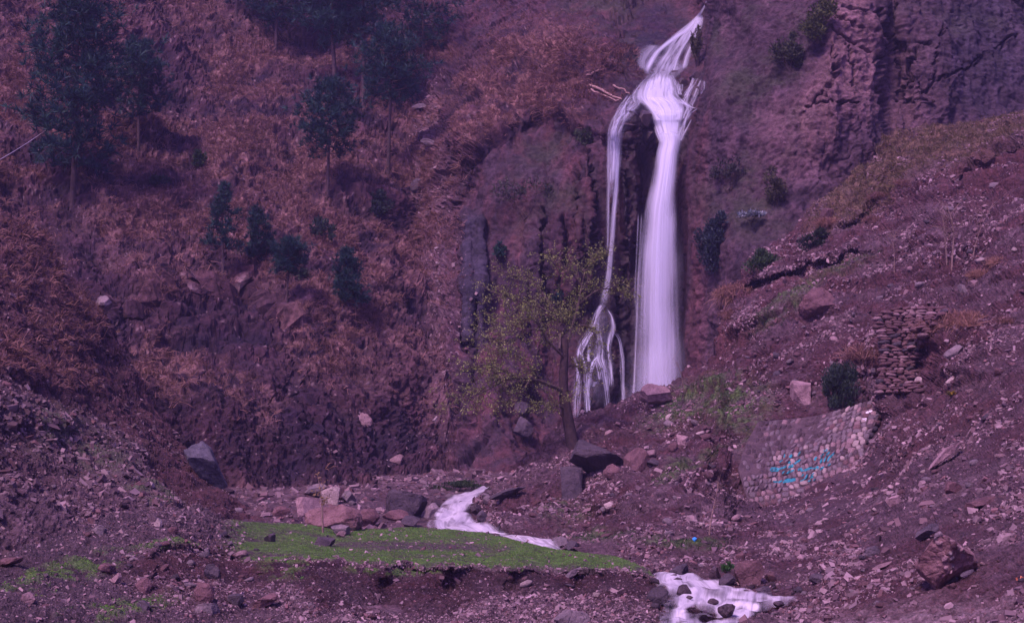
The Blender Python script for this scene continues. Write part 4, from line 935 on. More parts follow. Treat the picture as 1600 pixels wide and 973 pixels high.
# left arm
w_(fall_strip('left_cascade', [(146,984,1016,.6),(158,977,1010,.45),(170,966,1002,.36),(182,957,995,.36),(194,948,985,.4),(205,945,977,.8),(216,945,975,.75),(232,946,973,.65),(260,945,971,.6),(300,944,968,.5),(330,944,964,.4),(380,947,960,.2)], W, 'torn', 26, 130, 1.1, .2, (0, .4), .8, 12, (.08, .15)))
w_(strand('cascade_edge', [(1058,156,6),(1072,164,6),(1084,169,4),(1091,170,2)], W, 'torn', .7, .8, 30))
for k in range(13):
    x0 = rng.uniform(982, 1012); f = rng.uniform(0, 1); q_ = rng.uniform(.9, 2.1)
    w_(strand('cascade_thread', [(x0, 146 + (x0 - 984) * .1, 2 * q_), (x0 - 10 + rng.normal() * 3, 163, 2 * q_), (952 + 30 * f + rng.normal() * 3, 186, 1.8 * q_), (947 + 28 * f, 205, 1.7 * q_), (947 + 26 * f, 235, 1.5 * q_), (947 + 20 * f, 290, 1.3 * q_)], W, 'torn', 1.2, rng.uniform(.3, .7), 60, 4))
w_(strand('left_fall', [(961,204,7),(964,250,6),(963,300,5.5),(959,340,5),(955,390,5),(951,430,6),(945,462,8),(941,482,8)], W, 'strand', .8, 1.3, 110, 8))
w_(strand('left_fall', [(952,206,4),(951,260,3.5),(950,320,3.0),(949,400,2.5)], W, 'strand', .8, .6, 60, 8))
br = [[(941,474,7),(933,488,6),(924,516,6),(912,534,7),(906,548,5),(905,562,3)], [(906,548,3),(912,566,2.5),(916,590,3.5),(918,650,4)], [(946,481,5),(955,494,3.5),(958,512,4),(953,528,3.5),(950,545,2.5),(953,566,2.5),(955,608,3)],
      [(934,500,4),(934,520,3),(938,545,6),(935,560,7),(941,572,4),(947,607,3),(950,644,3.5)], [(957,518,3),(965,524,4),(969,536,2.5),(972,560,2.5),(973,604,2),(976,640,3)], [(934,556,5),(926,566,4),(922,582,2.5),(920,606,2)],
      [(930,562,4),(935,580,3.5),(937,594,3)], [(897,556,4),(902,572,4),(902,600,5),(900,655,5)], [(921,538,3.5),(918,556,3),(920,566,3)], [(944,560,3),(947,590,3),(948,612,2)], [(930,596,7),(926,604,5)]]
for k, b in enumerate(br):
    b = [(x_, y_, h_ * 1.15 + 1.6) for x_, y_, h_ in b]
    w_(strand('braided_strand', b, W, 'torn', 1.5 if k in (0, 1, 5, 6, 7) else .9, .85 if k not in (7, 10) else .5, 50, 4))
w_(fall_strip('braid_mist', [(480,936,950),(510,926,958),(545,900,960),(580,898,962),(640,900,962)], W, 'fall', 26, 70, .25, .1, (0, .4), .12, 4, (.1, .2)))
w_(strand('thin_thread', [(998,330,2),(994,420,2),(992,462,3),(996,500,1.6),(996,517,1.8),(991,587,1.6),(988,632,1.6)], W, 'strand', .9, .45, 90, 10))
w_(strand('thin_thread', [(1003,330,2.5),(998,420,2.5),(994,520,2.5),(990,632,3)], W, 'strand', 1.1, .45, 90, 10))

# ------------------------------------------------------------------ the stream
def water_sheet(name, rows, nu, n, dfun, hum, dens_fun=None, uoff=0):
    """rows: (py, x left, x right) down the stream; laid on the level dfun gives, humped where it pours over stones"""
    a = densify([(r_[0], r_[0], r_[1], r_[2]) for r_ in rows], n)
    u = np.linspace(0, 1, nu)
    PX = a[:, 2:3] * (1 - u) + a[:, 3:4] * u; PY = np.repeat(a[:, 1:2], nu, 1)
    P = unproj(PX, PY, dfun(PX, PY))
    P[..., 2] += hum * (fbm(P * [1.6, .5, 0], 3) + .35 * fbm(P * [4.5, .8, 0] + 4, 2)) + hum * 1.1 * np.abs(np.sin(PY * .17 + PX * .02 + 2 * gnoise(np.stack([PX / 30, PY / 60, 0 * PX], -1))))
    uj = u[None] + .09 * gnoise(np.stack([PX / 14, PY / 9, 0 * PX + 3], -1))
    ed = np.minimum(sstep(uj, 0, .2), sstep(1 - uj, 0, .2)) * np.minimum(sstep(u, 0, .04), sstep(1 - u, 0, .04))[None]
    dn = ed * (dens_fun(PX, PY) if dens_fun else 1)
    uv = np.stack([np.repeat(u[None] * (a[:, 3:4] - a[:, 2:3]) / 60, 1, 0), np.repeat(np.linspace(0, 1, n)[:, None] * 1.6, nu, 1)], -1).reshape(-1, 2)
    idx = np.arange(n * nu).reshape(n, nu)
    qd = np.stack([idx[:-1, :-1], idx[1:, :-1], idx[1:, 1:], idx[:-1, 1:]], -1).reshape(-1, 4)
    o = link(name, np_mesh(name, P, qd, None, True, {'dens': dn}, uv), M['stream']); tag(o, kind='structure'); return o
lowd = lambda X, Y: np.interp(Y, [895,904,914,918,930,935,944,960,973,990,1010], [36.2,35.0,34.2,33.7,32.4,31.9,31.0,30.4,29.6,27.4,25.6]) - .35
def lowdens(X, Y):
    k = 1.35 - 1.1 * np.clip(gnoise(np.stack([X / 26, Y / 7, X * 0], -1)) * 1.2, 0, 1) - 1.15 * blob(X, Y, 1098, 962, 26, 15, 8, .4) - .8 * blob(X, Y, 1116, 929, 14, 6, 0, .5) - .9 * blob(X, Y, 1200, 950, 14, 12, 20, .6) - .6 * blob(X, Y, 1047, 955, 10, 14, 0, .6) - .5 * blob(X, Y, 1150, 938, 20, 4, 0, .6) - .4 * blob(X, Y, 1090, 905, 20, 3, 0, .6)
    return k
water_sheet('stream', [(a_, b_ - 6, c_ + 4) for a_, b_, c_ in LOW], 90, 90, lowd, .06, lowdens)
upd = lambda X, Y: np.interp(Y, [758,766,776,786,790,800,806,815,826,836], [71.5,68,64,61,59.6,57.4,56,54.4,52.2,50.5]) - .5
updens = lambda X, Y: 1.4 - 1.0 * np.clip(gnoise(np.stack([X / 16, Y / 5, X * 0 + 4], -1)) * 1.2, 0, 1) - .7 * blob(X, Y, 742, 800, 14, 10) - .5 * blob(X, Y, 712, 820, 10, 6) - .5 * blob(X, Y, 700, 792, 12, 5)
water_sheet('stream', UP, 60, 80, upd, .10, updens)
thd = lambda X, Y: np.interp(X, [770, 800, 840, 870, 900], [50, 48, 45.6, 44.4, 43.6]) - (Y - 848) * .09 - .25
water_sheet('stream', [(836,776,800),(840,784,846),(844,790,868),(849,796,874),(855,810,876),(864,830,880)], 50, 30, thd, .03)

# ------------------------------------------------------------------ plants
class MB:
    def __init__(s): s.v, s.f, s.c, s.n = [], [], [], 0
    def add(s, V, Fc, col):
        V = np.asarray(V, float).reshape(-1, 3); s.v.append(V); s.f.append(np.asarray(Fc) + s.n); s.n += len(V)
        s.c.append(np.broadcast_to(np.asarray(col, float), (len(V), 3)))
    def tube(s, pts, rad, k=6, col=(.1, .06, .055)):
        p = np.array(pts, float); r = np.broadcast_to(np.asarray(rad, float), (len(p),))
        t = np.gradient(p, axis=0); t /= np.maximum(np.linalg.norm(t, axis=1), 1e-9)[:, None]
        ref = np.where(np.abs(t[:, 2:3]) > .9, [[1., 0, 0]], [[0, 0, 1.]])
        a = np.cross(t, ref); a /= np.linalg.norm(a, axis=1)[:, None]; b = np.cross(t, a)
        th = np.linspace(0, 2 * np.pi, k, endpoint=False)
        V = p[:, None] + r[:, None, None] * (a[:, None] * np.cos(th)[None, :, None] + b[:, None] * np.sin(th)[None, :, None])
        m = len(p); i = np.arange(m * k).reshape(m, k); j = np.roll(i, -1, 1)
        q = np.stack([i[:-1], j[:-1], j[1:], i[1:]], -1).reshape(-1, 4)
        s.add(V, np.concatenate([q[:, [0, 1, 2]], q[:, [0, 2, 3]]]), col)
    def build(s, name, mat, parent=None, origin=None, smooth=True):
        V = np.concatenate(s.v) - (np.array(origin) if origin is not None else 0)
        return link(name, np_mesh(name, V, np.concatenate(s.f), np.concatenate(s.c), smooth), M[mat], parent)
def leaf_tris(p, ln, wd, dirs, col, mb, fold=.0):
    """one small kite (two triangles) per leaf"""
    n = len(p); dirs = dirs / np.linalg.norm(dirs, axis=1)[:, None]
    sd = np.cross(dirs, rng.normal(size=(n, 3))); sd /= np.maximum(np.linalg.norm(sd, axis=1), 1e-9)[:, None]
    ln = np.broadcast_to(ln, (n,))[:, None]; wd = np.broadcast_to(wd, (n,))[:, None]
    V = np.stack([p, p + dirs * ln * .5 + sd * wd * .5, p + dirs * ln, p + dirs * ln * .5 - sd * wd * .5], 1)
    b = (np.arange(n) * 4)[:, None]
    Fc = np.concatenate([b + [0, 1, 2], b + [0, 2, 3]])
    mb.add(V, Fc, np.repeat(col, 4, 0))
def needles(p, axis, ln, m, col, mb, spread=.8, wd=.12):
    """m thin spikes fanning from each point"""
    n = len(p); P = np.repeat(p, m, 0)
    d = np.repeat(axis, m, 0) + rng.normal(size=(n * m, 3)) * spread; d /= np.linalg.norm(d, axis=1)[:, None]
    sd = np.cross(d, rng.normal(size=(n * m, 3))); sd /= np.maximum(np.linalg.norm(sd, axis=1), 1e-9)[:, None]
    L = (np.repeat(ln, m) * rng.uniform(.6, 1.15, n * m))[:, None]; w_ = L * wd
    V = np.stack([P + sd * w_ * .5 + d * L * .1, P - sd * w_ * .5 + d * L * .1, P + d * L], 1)
    mb.add(V, np.arange(n * m * 3).reshape(-1, 3), np.repeat(np.repeat(col, m, 0) * rng.uniform(.75, 1.25, (n * m, 1)), 3, 0))

PINE = np.array([(.018, .060, .058), (.013, .043, .048), (.032, .085, .072)])
def pine(bx, by, ty, c0, hw, label, name='pine_tree', dens=1.0, shape='open', lean=0.0, group='pines on the far hillside', d=None):
    """base pixel, top y, y of the crown's foot, half width px; the tree stands where that base meets the hill"""
    if d is None: d = hit(bx, by)[0].y
    base = unproj(bx, by + 2, d + .1); H = (by - ty) * d / F; hc = (by - c0) * d / F; wr = hw * d / F
    root = empty(name, base); tag(root, label, 'tree', group)
    lx = lean * d / F
    tr = MB(); zz = np.linspace(0, 1, 9)
    curve = np.stack([lx * zz + .06 * np.sin(zz * 5 + bx), .05 * np.sin(zz * 4 + by), zz * H - .5 * (zz == 0)], -1)
    tr.tube(curve, np.maximum(.016 * H ** .9 * (1 - zz) ** .8 + .02, .02), 7)
    tr.build('trunk', 'bark_pine', root)
    bm_, fo = MB(), MB()
    nb = int((14 + H * 2.6) * (1.25 if shape == 'dense' else 1))
    pts, axs = [], []
    for k in range(nb):
        f = (k + .5) / nb
        h = hc + (H - hc) * f ** .92
        if shape == 'dense': L = wr * (1 - f) ** .75 * rng.uniform(.7, 1.1) + .12 * wr
        elif shape == 'cone': L = wr * (1 - f) ** .8 * rng.uniform(.45, 1.15) + .1 * wr
        elif shape == 'round': L = wr * math.sin(math.pi * min(.97, .22 + f * .76)) ** .7 * rng.uniform(.6, 1.1)
        else: L = wr * (math.sin(math.pi * min(.96, .18 + f * .8)) ** .8) * rng.uniform(.35, 1.12)
        th = k * 2.399 + rng.uniform(-.5, .5)
        dr = np.array([math.cos(th), math.sin(th), 0])
        o = np.array([np.interp(h, curve[:, 2], curve[:, 0]), np.interp(h, curve[:, 2], curve[:, 1]), h])
        t = np.linspace(0, 1, 6)[:, None]
        rise = rng.uniform(.05, .55) * L * (1.1 - .5 * (1 - f))
        b = o + dr * L * t + np.array([0, 0, 1]) * rise * t ** 1.8 - np.array([0, 0, .12]) * L * t * (1 - f)
        bm_.tube(b, np.linspace(.012 * L + .02, .012, 6), 4)
        m = max(4, int(9 * dens * (L / max(wr, .1)) + 3))
        for q in range(m):
            s_ = rng.uniform(.3, 1.0) if L > .3 * wr else rng.uniform(.1, 1)
            pc = o + (dr * L * s_ + np.array([0, 0, 1]) * rise * s_ ** 1.8) + rng.normal(size=3) * .085 * (wr + L) * [1, 1, .7]
            pts.append(pc); ax = dr * .5 + np.array([0, 0, .75]); axs.append(ax)
    pts.append(np.array([lx, 0, H])); axs.append(np.array([0, 0, 1.]))
    pts, axs = np.array(pts), np.array(axs)
    ln = np.full(len(pts), .085 * wr + .20) * rng.uniform(.8, 1.25, len(pts))
    col = PINE[rng.integers(0, 3, len(pts))] * rng.uniform(.75, 1.2, (len(pts), 1))
    needles(pts, axs, ln * 1.25, 17, col, fo, .75, .13)
    cr = fo.build('crown', 'leaf', root, None, False)
    bm_.build('branches', 'bark_pine', cr)
    return root
pine(113,322,-90,258,96,'tallest dark pine at upper left with a wide ragged crown',dens=3.0)
pine(216,238,58,178,50,'slender pine at right shoulder of the tallest left pine',dens=2.4)
pine(432,82,-130,34,66,'pine with bare trunk at the top edge, leftmost of the upper stand',dens=2.2)
pine(524,147,-150,62,84,'pine with long pale bare trunk in the upper stand',lean=-14,dens=2.4)
pine(567,168,-160,60,60,'pine between the pale trunk and the dense upper pine',dens=2.4)
pine(608,268,38,152,62,'pine with thin pale stem under a dense dark crown in the upper stand',dens=1.7,shape='round')
pine(513,310,118,238,60,'broad round crowned pine below the upper stand',dens=1.9,shape='round')
pine(347,431,281,388,31,'young pine with pointed crown on the edge of the bare bank',dens=1.5,shape='cone')
pine(402,410,322,408,28,'bushy small pine sapling right of the pointed young pine',dens=1.6,shape='dense')
pine(450,474,371,424,30,'young pine with flat topped crown on a short bare trunk',dens=1.9,shape='round')
pine(541,478,388,474,29,'dense dark young pine branched down to the ground',dens=2.4,shape='dense')
pine(660,110,-90,70,54,'pine at the right end of the upper stand',dens=1.5)
pine(474,60,-160,16,56,'pine behind the upper stand, just left of the pale trunk',dens=1.5)
pine(370,24,-190,2,60,'pine whose foot only shows at the top edge left of the stand',dens=1.0)

def bush(cx, cy, hw, hh, label, cols, name='bush', cat='bush', n=1600, leaf=.16, narrow=.45, d=None, clump=14, upd=.5, group=None, stems=5, fwd=.0):
    if d is None:
        loc, _ = hit(cx, cy + hh * .7); d = loc.y
    d -= fwd
    base = unproj(cx, cy + hh, d); rx, rz = hw * d / F, hh * d / F
    root = empty(name, base); tag(root, label, cat, group)
    mb = MB()
    r0 = np.random.default_rng(int(cx * 7 + cy))
    cen = r0.normal(size=(clump, 3)); cen /= np.linalg.norm(cen, axis=1)[:, None]; cen *= r0.uniform(.25, .92, (clump, 1))
    k = r0.integers(0, clump, n)
    off = r0.normal(size=(n, 3)); off /= np.linalg.norm(off, axis=1)[:, None]; off *= (r0.random((n, 1)) ** .45) * r0.uniform(.16, .42, (clump, 1))[k]
    p = (cen[k] + off) * [rx, rx * .8, rz] + [0, 0, rz]
    dr = off + [0, -.1, upd] + r0.normal(size=(n, 3)) * .4
    col = np.array(cols)[r0.integers(0, len(cols), n)] * r0.uniform(.65, 1.3, (n, 1)) * r0.uniform(.75, 1.2, (clump, 1))[k]
    leaf_tris(p, leaf * r0.uniform(.7, 1.3, n), leaf * narrow, dr, col, mb)
    st = MB()
    for q in range(stems):
        e = cen[q % clump] * [rx, rx * .8, rz] + [0, 0, rz]
        t = np.linspace(0, 1, 5)[:, None]
        st.tube(np.array([r0.normal() * .08 * rx, 0, -.2]) * (1 - t) + e * t + r0.normal(size=(5, 3)) * .02 * rx, np.linspace(.03, .01, 5), 4)
    mb.build('foliage', 'leaf', root, None, False)
    st.build('stem', 'bark', root)
    return root
GR = [(.035, .060, .045), (.028, .048, .042), (.05, .08, .05)]
GB = [(.030, .052, .058), (.024, .042, .052), (.045, .070, .070)]
GY = [(.10, .12, .04), (.075, .095, .04), (.14, .15, .05)]
GV = [(.045, .085, .032), (.06, .11, .04), (.035, .065, .03)]
bush(1115,374,32,46,'large dense blue green bush on the cliff foot right of the fall',GB,n=5200,leaf=.24,clump=24,fwd=.8)
bush(1190,407,34,20,'green leafy bush on the ledge above the eroded scarp',GV,n=1800,leaf=.22,clump=14)
bush(1275,374,26,17,'dark low bush on the upper right ledge',[(.03,.05,.03),(.04,.06,.035)],n=1300,leaf=.2)
bush(1313,603,34,46,'tall dense green shrub growing above the masonry wall',GR,n=6500,leaf=.14,clump=26,narrow=.3,upd=1.4,fwd=.5)
bush(1276,28,34,36,'yellow green shrub high on the right cliff beside the pink slab',GY,n=2200,leaf=.26,fwd=.8)
bush(1240,75,32,36,'dull green shrub hanging below the yellow green cliff shrub',[(.05,.065,.035),(.07,.08,.04)],n=1600,leaf=.24,fwd=.6)
bush(1213,292,24,30,'olive bush on the cliff spur above the ledge',[(.09,.085,.045),(.06,.062,.035)],n=1500,leaf=.2,fwd=.4)
bush(1140,268,34,26,'faint greyish bush on the smooth cliff right of the fall',[(.06,.062,.05),(.045,.05,.042)],n=900,leaf=.2,fwd=.3)
bush(780,391,13,14,'small dark fern clump alone on the bare cliff face',[(.02,.07,.05),(.03,.085,.05)],n=500,leaf=.26,fwd=.3)
bush(872,462,12,18,'dark fern clump on the cliff behind the leafing tree',[(.02,.065,.05),(.025,.05,.04)],n=500,leaf=.26,fwd=.3)
bush(508,360,22,28,'thin leafy shrub in the grass right of the flat topped young pine',GR,n=700,leaf=.26,upd=.8)
bush(590,318,26,26,'round bush on the hillside left of the scree gully',GR,n=1500,leaf=.26)
bush(311,248,11,16,'lone small green shrub in dry grass between the left pines',GV,n=500,leaf=.26)
bush(250,285,20,10,'low dark bush below the slender pine',GR,n=600,leaf=.26)
bush(470,430,28,10,'low green shrubs beside the flat topped young pine',GR,n=600,leaf=.24)
bush(1175,336,26,7,'silvery leaved plant on the rock above the blue green bush',[(.30,.34,.36),(.2,.25,.27),(.12,.16,.16)],n=600,leaf=.22,fwd=.9)
bush(820,300,50,40,'sparse thin shrub hanging on the cliff left of the left arm',[(.06,.07,.045),(.045,.055,.04)],n=900,leaf=.2,fwd=.4)
bush(915,212,22,20,'green clump on the lip left of the left arm',[(.06,.085,.04),(.045,.06,.035)],n=800,leaf=.22,fwd=.3)
bush(1090,70,12,44,'olive vegetation on the rock rib beside the upper jet',[(.10,.09,.05),(.07,.07,.04)],n=1200,leaf=.2,fwd=.3)
bush(1230,655,20,12,'dark weeds on the top edge of the masonry wall',GR,n=500,leaf=.12)
bush(1135,888,12,8,'bright green grass clump over the lower stream bank',[(.06,.16,.04),(.08,.2,.05)],name='grass_clump',cat='plant',n=500,leaf=.10,narrow=.2,upd=1.2)
bush(1488,616,10,5,'small yellow flowering plant below the pale stones',[(.5,.35,.04),(.12,.11,.04),(.10,.09,.04)],name='flowering_plant',cat='plant',n=260,leaf=.09)
bush(720,760,60,8,'dark green turf clump at the head of the upper stream',[(.05,.085,.035),(.04,.065,.03)],name='turf_clump',cat='plant',n=1800,leaf=.14,narrow=.3,upd=1)

# ---- dry tussocks
def grass_mesh(p, up, ln, m, cols, w=.05, droop=.55, spread=.5, down=None):
    n = len(p); P = np.repeat(p, m, 0) + rng.normal(size=(n * m, 3)) * np.repeat(ln, m)[:, None] * .22 * [1, 1, .1]
    L = (np.repeat(ln, m) * rng.uniform(.55, 1.2, n * m))[:, None]
    d = np.repeat(up, m, 0) + rng.normal(size=(n * m, 3)) * spread; d /= np.linalg.norm(d, axis=1)[:, None]
    g = np.array([0, 0, -1.0]) + (np.repeat(down, m, 0) if down is not None else 0)
    sd = np.cross(d, rng.normal(size=(n * m, 3))); sd /= np.linalg.norm(sd, axis=1)[:, None]
    wv = sd * np.maximum(L * w, .012)
    mid = P + d * L * .55 + g * L * droop * .14; tip = P + d * L * .85 + g * L * droop * .62
    V = np.stack([P - wv * .5, P + wv * .5, mid + wv * .42, mid - wv * .42, tip], 1)
    b = (np.arange(n * m) * 5)[:, None]
    Fc = np.concatenate([b + [0, 1, 2], b + [0, 2, 3], b + [3, 2, 4]])
    c = np.array(cols)[rng.integers(0, len(cols), n)] * rng.uniform(.7, 1.25, (n, 1))
    c = np.repeat(np.repeat(c, m, 0) * rng.uniform(.8, 1.2, (n * m, 1)), 5, 0)
    return V.reshape(-1, 3), Fc, c
DRY = [(.215, .116, .100), (.29, .165, .135), (.15, .080, .072), (.23, .132, .097), (.17, .10, .096)]
def stuff_grass(name, sheet, n, weight, lo, hi, m, cols, **k):
    p, nn, (j, i) = sheet.scatter(n, weight)
    ln = rng.uniform(lo, hi, n)
    dh = nn * [1, 1, 0] * .8
    V, Fc, c = grass_mesh(p - nn * .03, nn * .6 + [0, 0, .55], ln, m, cols, down=dh, **k)
    o = link(name, np_mesh(name, V, Fc, c, False), M['blade']); tag(o, kind='stuff'); return o
inA = (A.PX > -40) & (A.PY > -40) & (A.PX < 960)
stuff_grass('dry_grass', A, 20000, gm ** 1.6 * inA * (A.PY < 770), .30, .80, 8, DRY, w=.06)
stuff_grass('dry_grass', B, 800, B.grass * (B.PX > -40), .3, .7, 8, DRY, w=.06)
ledge = blob(A.PX, A.PY, 920, 120, 70, 40, 0, .5) + blob(A.PX, A.PY, 865, 150, 40, 40, 0, .5) + blob(A.PX, A.PY, 975, 85, 30, 12, 0, .5)
stuff_grass('dry_grass', A, 900, ledge * (n_mid > -.15), .4, .8, 9, DRY, w=.07)
stuff_grass('slope_grass', C_, 3500, upg ** 1.4 * (C_.PX < 1640), .22, .5, 8, [(.13, .105, .05), (.19, .125, .085), (.10, .09, .045), (.16, .125, .07)], w=.07)
stuff_grass('green_weeds', C_, 3000, gr * (C_.PX < 1640), .07, .17, 6, [(.035, .075, .025), (.05, .10, .03), (.03, .055, .025)], w=.14, droop=.3)
stuff_grass('turf', E, 32000, E.gp ** 1.2 * (E.D / 40) ** -.5, .04, .09, 5, [(.125, .29, .045), (.10, .235, .04), (.155, .33, .06), (.19, .28, .07)], w=.16, droop=.25)

def tussock(cx, cy, hw, hh, label, cols=DRY, n=26, m=22, spread=.75, droop=.6, group=None):
    loc, nn = hit(cx, cy + hh * .55); d = loc.y; rx, h = hw * d / F, hh * 2 * d / F
    root_p = np.array(loc)
    o2 = rng.normal(size=(n, 3)) * [rx * .42, rx * .3, 0]
    zz = []
    px = cx + o2[:, 0] / d * F
    for k in range(n):
        q, _ = hit(px[k], cy + hh * .55 + rng.uniform(-.3, .3) * hh); zz.append(np.array(q) if abs(q.y - d) < 1.2 else root_p + o2[k] * .5)
    p = np.array(zz)
    V, Fc, c = grass_mesh(p, np.tile([0, -.15, 1.], (n, 1)), np.full(n, h * .8), m * 2, cols, .024, droop, spread)
    o = link('grass_tussock', np_mesh('grass_tussock', V - root_p, Fc, c, False), M['blade'], None, root_p)
    tag(o, label, 'grass tussock', group); return o
TL = [(.30, .17, .125), (.36, .215, .155), (.25, .14, .11)]
tussock(1146,452,28,22,'bright orange tan tussock at the left tip of the scarp',TL,50,26)
tussock(1142,486,18,14,'duller tan tussock hanging under the bright orange one',DRY,24)
tussock(1452,508,20,16,'left of two tan tussocks beside the dry stone wall',TL,26)
tussock(1502,493,19,22,'upright tan tussock right of the dry stone wall top',TL,34)
tussock(1348,545,18,22,'faded tan tussock between green shrub and dry stone wall',DRY,26)
tussock(1413,283,14,10,'round reddish tussock on the upper right meadow',DRY,18)
tussock(1372,302,18,11,'reddish tussock nearest the left edge of the upper meadow',DRY,20)
tussock(1290,342,20,13,'tan tussock round the reddish rock on the ledge',TL,26)
tussock(1530,424,24,11,'tan tussock on the right slope below the bare saplings',TL,26)
tussock(1556,404,16,12,'tan tussock near the right border, upper of two',TL,20)
tussock(1572,496,14,10,'tan tussock near the right border, lower of two',DRY,18)
tussock(1366,340,22,9,'tan grass fringe hanging over the upper scarp',DRY,22)

# ---- the leafing tree by the fall
tb = hit(897, 700)[0]; TD = tb.y
def tp(x, y, dz=0.0): return unproj(x, y, TD + dz)
root = empty('leafing_tree', tp(897, 702)); tag(root, 'crooked tree with sparse yellow green spring leaves before the waterfall', 'tree')
o0 = np.array(root.location)
limbs = [([(897,706,0),(893,690,0),(890,665,0),(884,640,0),(880,618,0),(878,598,0),(882,575,0),(882,550,0),(883,530,.1)], 10, 5.5),
 ([(883,545,0),(893,515,.2),(900,490,.4),(905,470,.6),(909,445,.8),(914,425,.9)], 3.2, 1.2), ([(905,475,.6),(925,458,.8),(942,448,1.1),(955,452,1.3),(975,458,1.5)], 1.8, .6),
 ([(881,612,0),(870,606,-.4),(850,597,-.9),(830,590,-1.4),(808,590,-1.8),(785,595,-2.1),(765,592,-2.3)], 3.6, 1.3), ([(785,595,-2.1),(765,608,-2.2),(742,618,-2.0),(715,624,-1.8)], 1.5, .6), ([(808,590,-1.8),(780,575,-2.4),(755,566,-2.6),(735,575,-2.8)], 1.6, .6),
 ([(883,562,0),(874,546,-.4),(860,541,-.6),(852,528,-.8),(846,515,-1),(838,498,-1.2),(825,490,-1.3)], 2.6, .9), ([(874,546,-.4),(876,525,.3),(875,508,.4),(868,496,.5),(858,488,.6),(846,480,.8)], 2.4, 1.4), ([(875,508,.4),(880,503,.3),(877,498,.3)], 1.3, .9),
 ([(868,496,.5),(857,470,.6),(846,455,.8),(835,440,.9),(812,430,1.0),(790,430,1.0)], 1.7, .6), ([(858,488,.6),(835,474,.5),(810,470,.3),(785,462,.1),(765,455,0)], 1.6, .5),
 ([(846,515,-1),(825,512,-1.3),(800,520,-1.6),(775,530,-1.8),(752,528,-2)], 1.6, .5), ([(893,515,.2),(915,505,.2),(930,520,.1),(928,535,.1)], 1.4, .6), ([(838,498,-1.2),(815,500,-1),(790,492,-.8),(768,498,-.6)], 1.4, .5),
 ([(909,445,.8),(895,428,.7),(880,415,.6),(862,410,.5)], 1.2, .5), ([(884,640,0),(870,632,-.6),(855,640,-1),(842,636,-1.2)], 1.4, .5), ([(882,575,0),(898,570,.6),(910,580,.8)], 1.2, .4), ([(914,425,.9),(925,410,1.2),(940,402,1.4)], 1.0, .4),
 ([(850,597,-.9),(836,580,-1.2),(822,560,-1.4),(800,552,-1.6),(778,550,-1.6)], 1.6, .5), ([(830,590,-1.4),(820,606,-1.8),(800,622,-2),(780,632,-2)], 1.3, .4)]
wood, lv, tw = MB(), MB(), MB()
lp, ld = [], []
for kk, (pts, r0, r1) in enumerate(limbs):
    a = densify([(x, y, z) for x, y, z in pts], 14)
    P_ = np.array([tp(*q) for q in a]) - o0
    (wood if kk == 0 else tw).tube(P_, np.linspace(r0, r1, 14) * TD / F, 8 if kk == 0 else 6)
    if kk == 0: continue
    for s_ in range(int(14 + 2.1 * np.linalg.norm(P_[-1] - P_[0]) * 2.6)):
        i = rng.integers(3, 14); st = P_[i]
        dr = (P_[-1] - P_[max(0, i - 4)]); dr = dr / max(np.linalg.norm(dr), .01) * .7 + rng.normal(size=3) * [.6, .7, .5] + [0, 0, .18]; dr /= np.linalg.norm(dr)
        L = rng.uniform(.5, 1.35)
        t = np.linspace(0, 1, 5)[:, None]
        q = st + dr * L * t + rng.normal(size=(5, 3)) * .05 * t - np.array([0, 0, .12]) * L * t ** 2
        tw.tube(q, np.linspace(.016, .006, 5), 3)
        for g in range(4):
            sd = dr + rng.normal(size=3) * .8; b0 = q[rng.integers(1, 5)]; q2 = b0 + sd / np.linalg.norm(sd) * rng.uniform(.2, .5) * t
            tw.tube(q2, np.linspace(.009, .004, 5), 3)
            for _ in range(4): lp.append(q2[rng.integers(1, 5)] + rng.normal(size=3) * .05); ld.append(sd)
        for _ in range(6): lp.append(q[rng.integers(1, 5)] + rng.normal(size=3) * .07); ld.append(dr)
lp, ld = np.array(lp), np.array(ld) + rng.normal(size=(len(lp), 3)) * .7
lc = np.array([(.29, .34, .09), (.23, .275, .075), (.35, .39, .13), (.17, .20, .06)])[rng.integers(0, 4, len(lp))] * rng.uniform(.7, 1.2, (len(lp), 1))
leaf_tris(lp, rng.uniform(.065, .125, len(lp)), .055, ld, lc, lv)
wood.build('trunk', 'bark', root); br_ = tw.build('branches', 'bark_light', root); lv.build('leaves', 'leaf', br_, None, False)

def sapling(pts_px, w0, label, name='bare_sapling', twigs=8, mat='twig', tl=.35, cat='sapling', group=None, leafc=None, d=None):
    loc = hit(*pts_px[0])[0]; d = d or loc.y; o0 = unproj(pts_px[0][0], pts_px[0][1] + 1, d)
    root = empty(name, o0); tag(root, label, cat, group)
    st = MB(); a = densify([(x, y) for x, y in pts_px], 12); P_ = unproj(a[:, 0], a[:, 1], d) - o0; P_[0, 2] -= .15
    st.tube(P_, np.linspace(w0, w0 * .35, 12) * d / F, 5); st.build('stem', mat, root)
    tb_ = MB(); lf = MB()
    for k in range(twigs):
        i = rng.integers(4, 12); dr = rng.normal(size=3) * [.7, .7, .3] + [0, 0, .8]; t = np.linspace(0, 1, 4)[:, None]
        q = P_[i] + dr / np.linalg.norm(dr) * tl * rng.uniform(.5, 1.4) * t
        tb_.tube(q, np.linspace(w0 * .4, w0 * .2, 4) * d / F, 3)
        if leafc is not None: leaf_tris(np.repeat(q[1:], 5, 0) + rng.normal(size=(15, 3)) * .05, .10, .05, rng.normal(size=(15, 3)) + [0, 0, -.5], np.tile(leafc, (15, 1)), lf)
    if twigs: tb_.build('twigs', mat, root)
    if leafc is not None: lf.build('leaves', 'leaf', root, None, False)
sapling([(505,832),(503,812),(504,790),(502,768),(497,752),(496,740)],1.8,'dry stalk with curled leaf standing on the green terrace','dry_stalk',6,tl=.3,cat='plant',leafc=(.30,.2,.10))
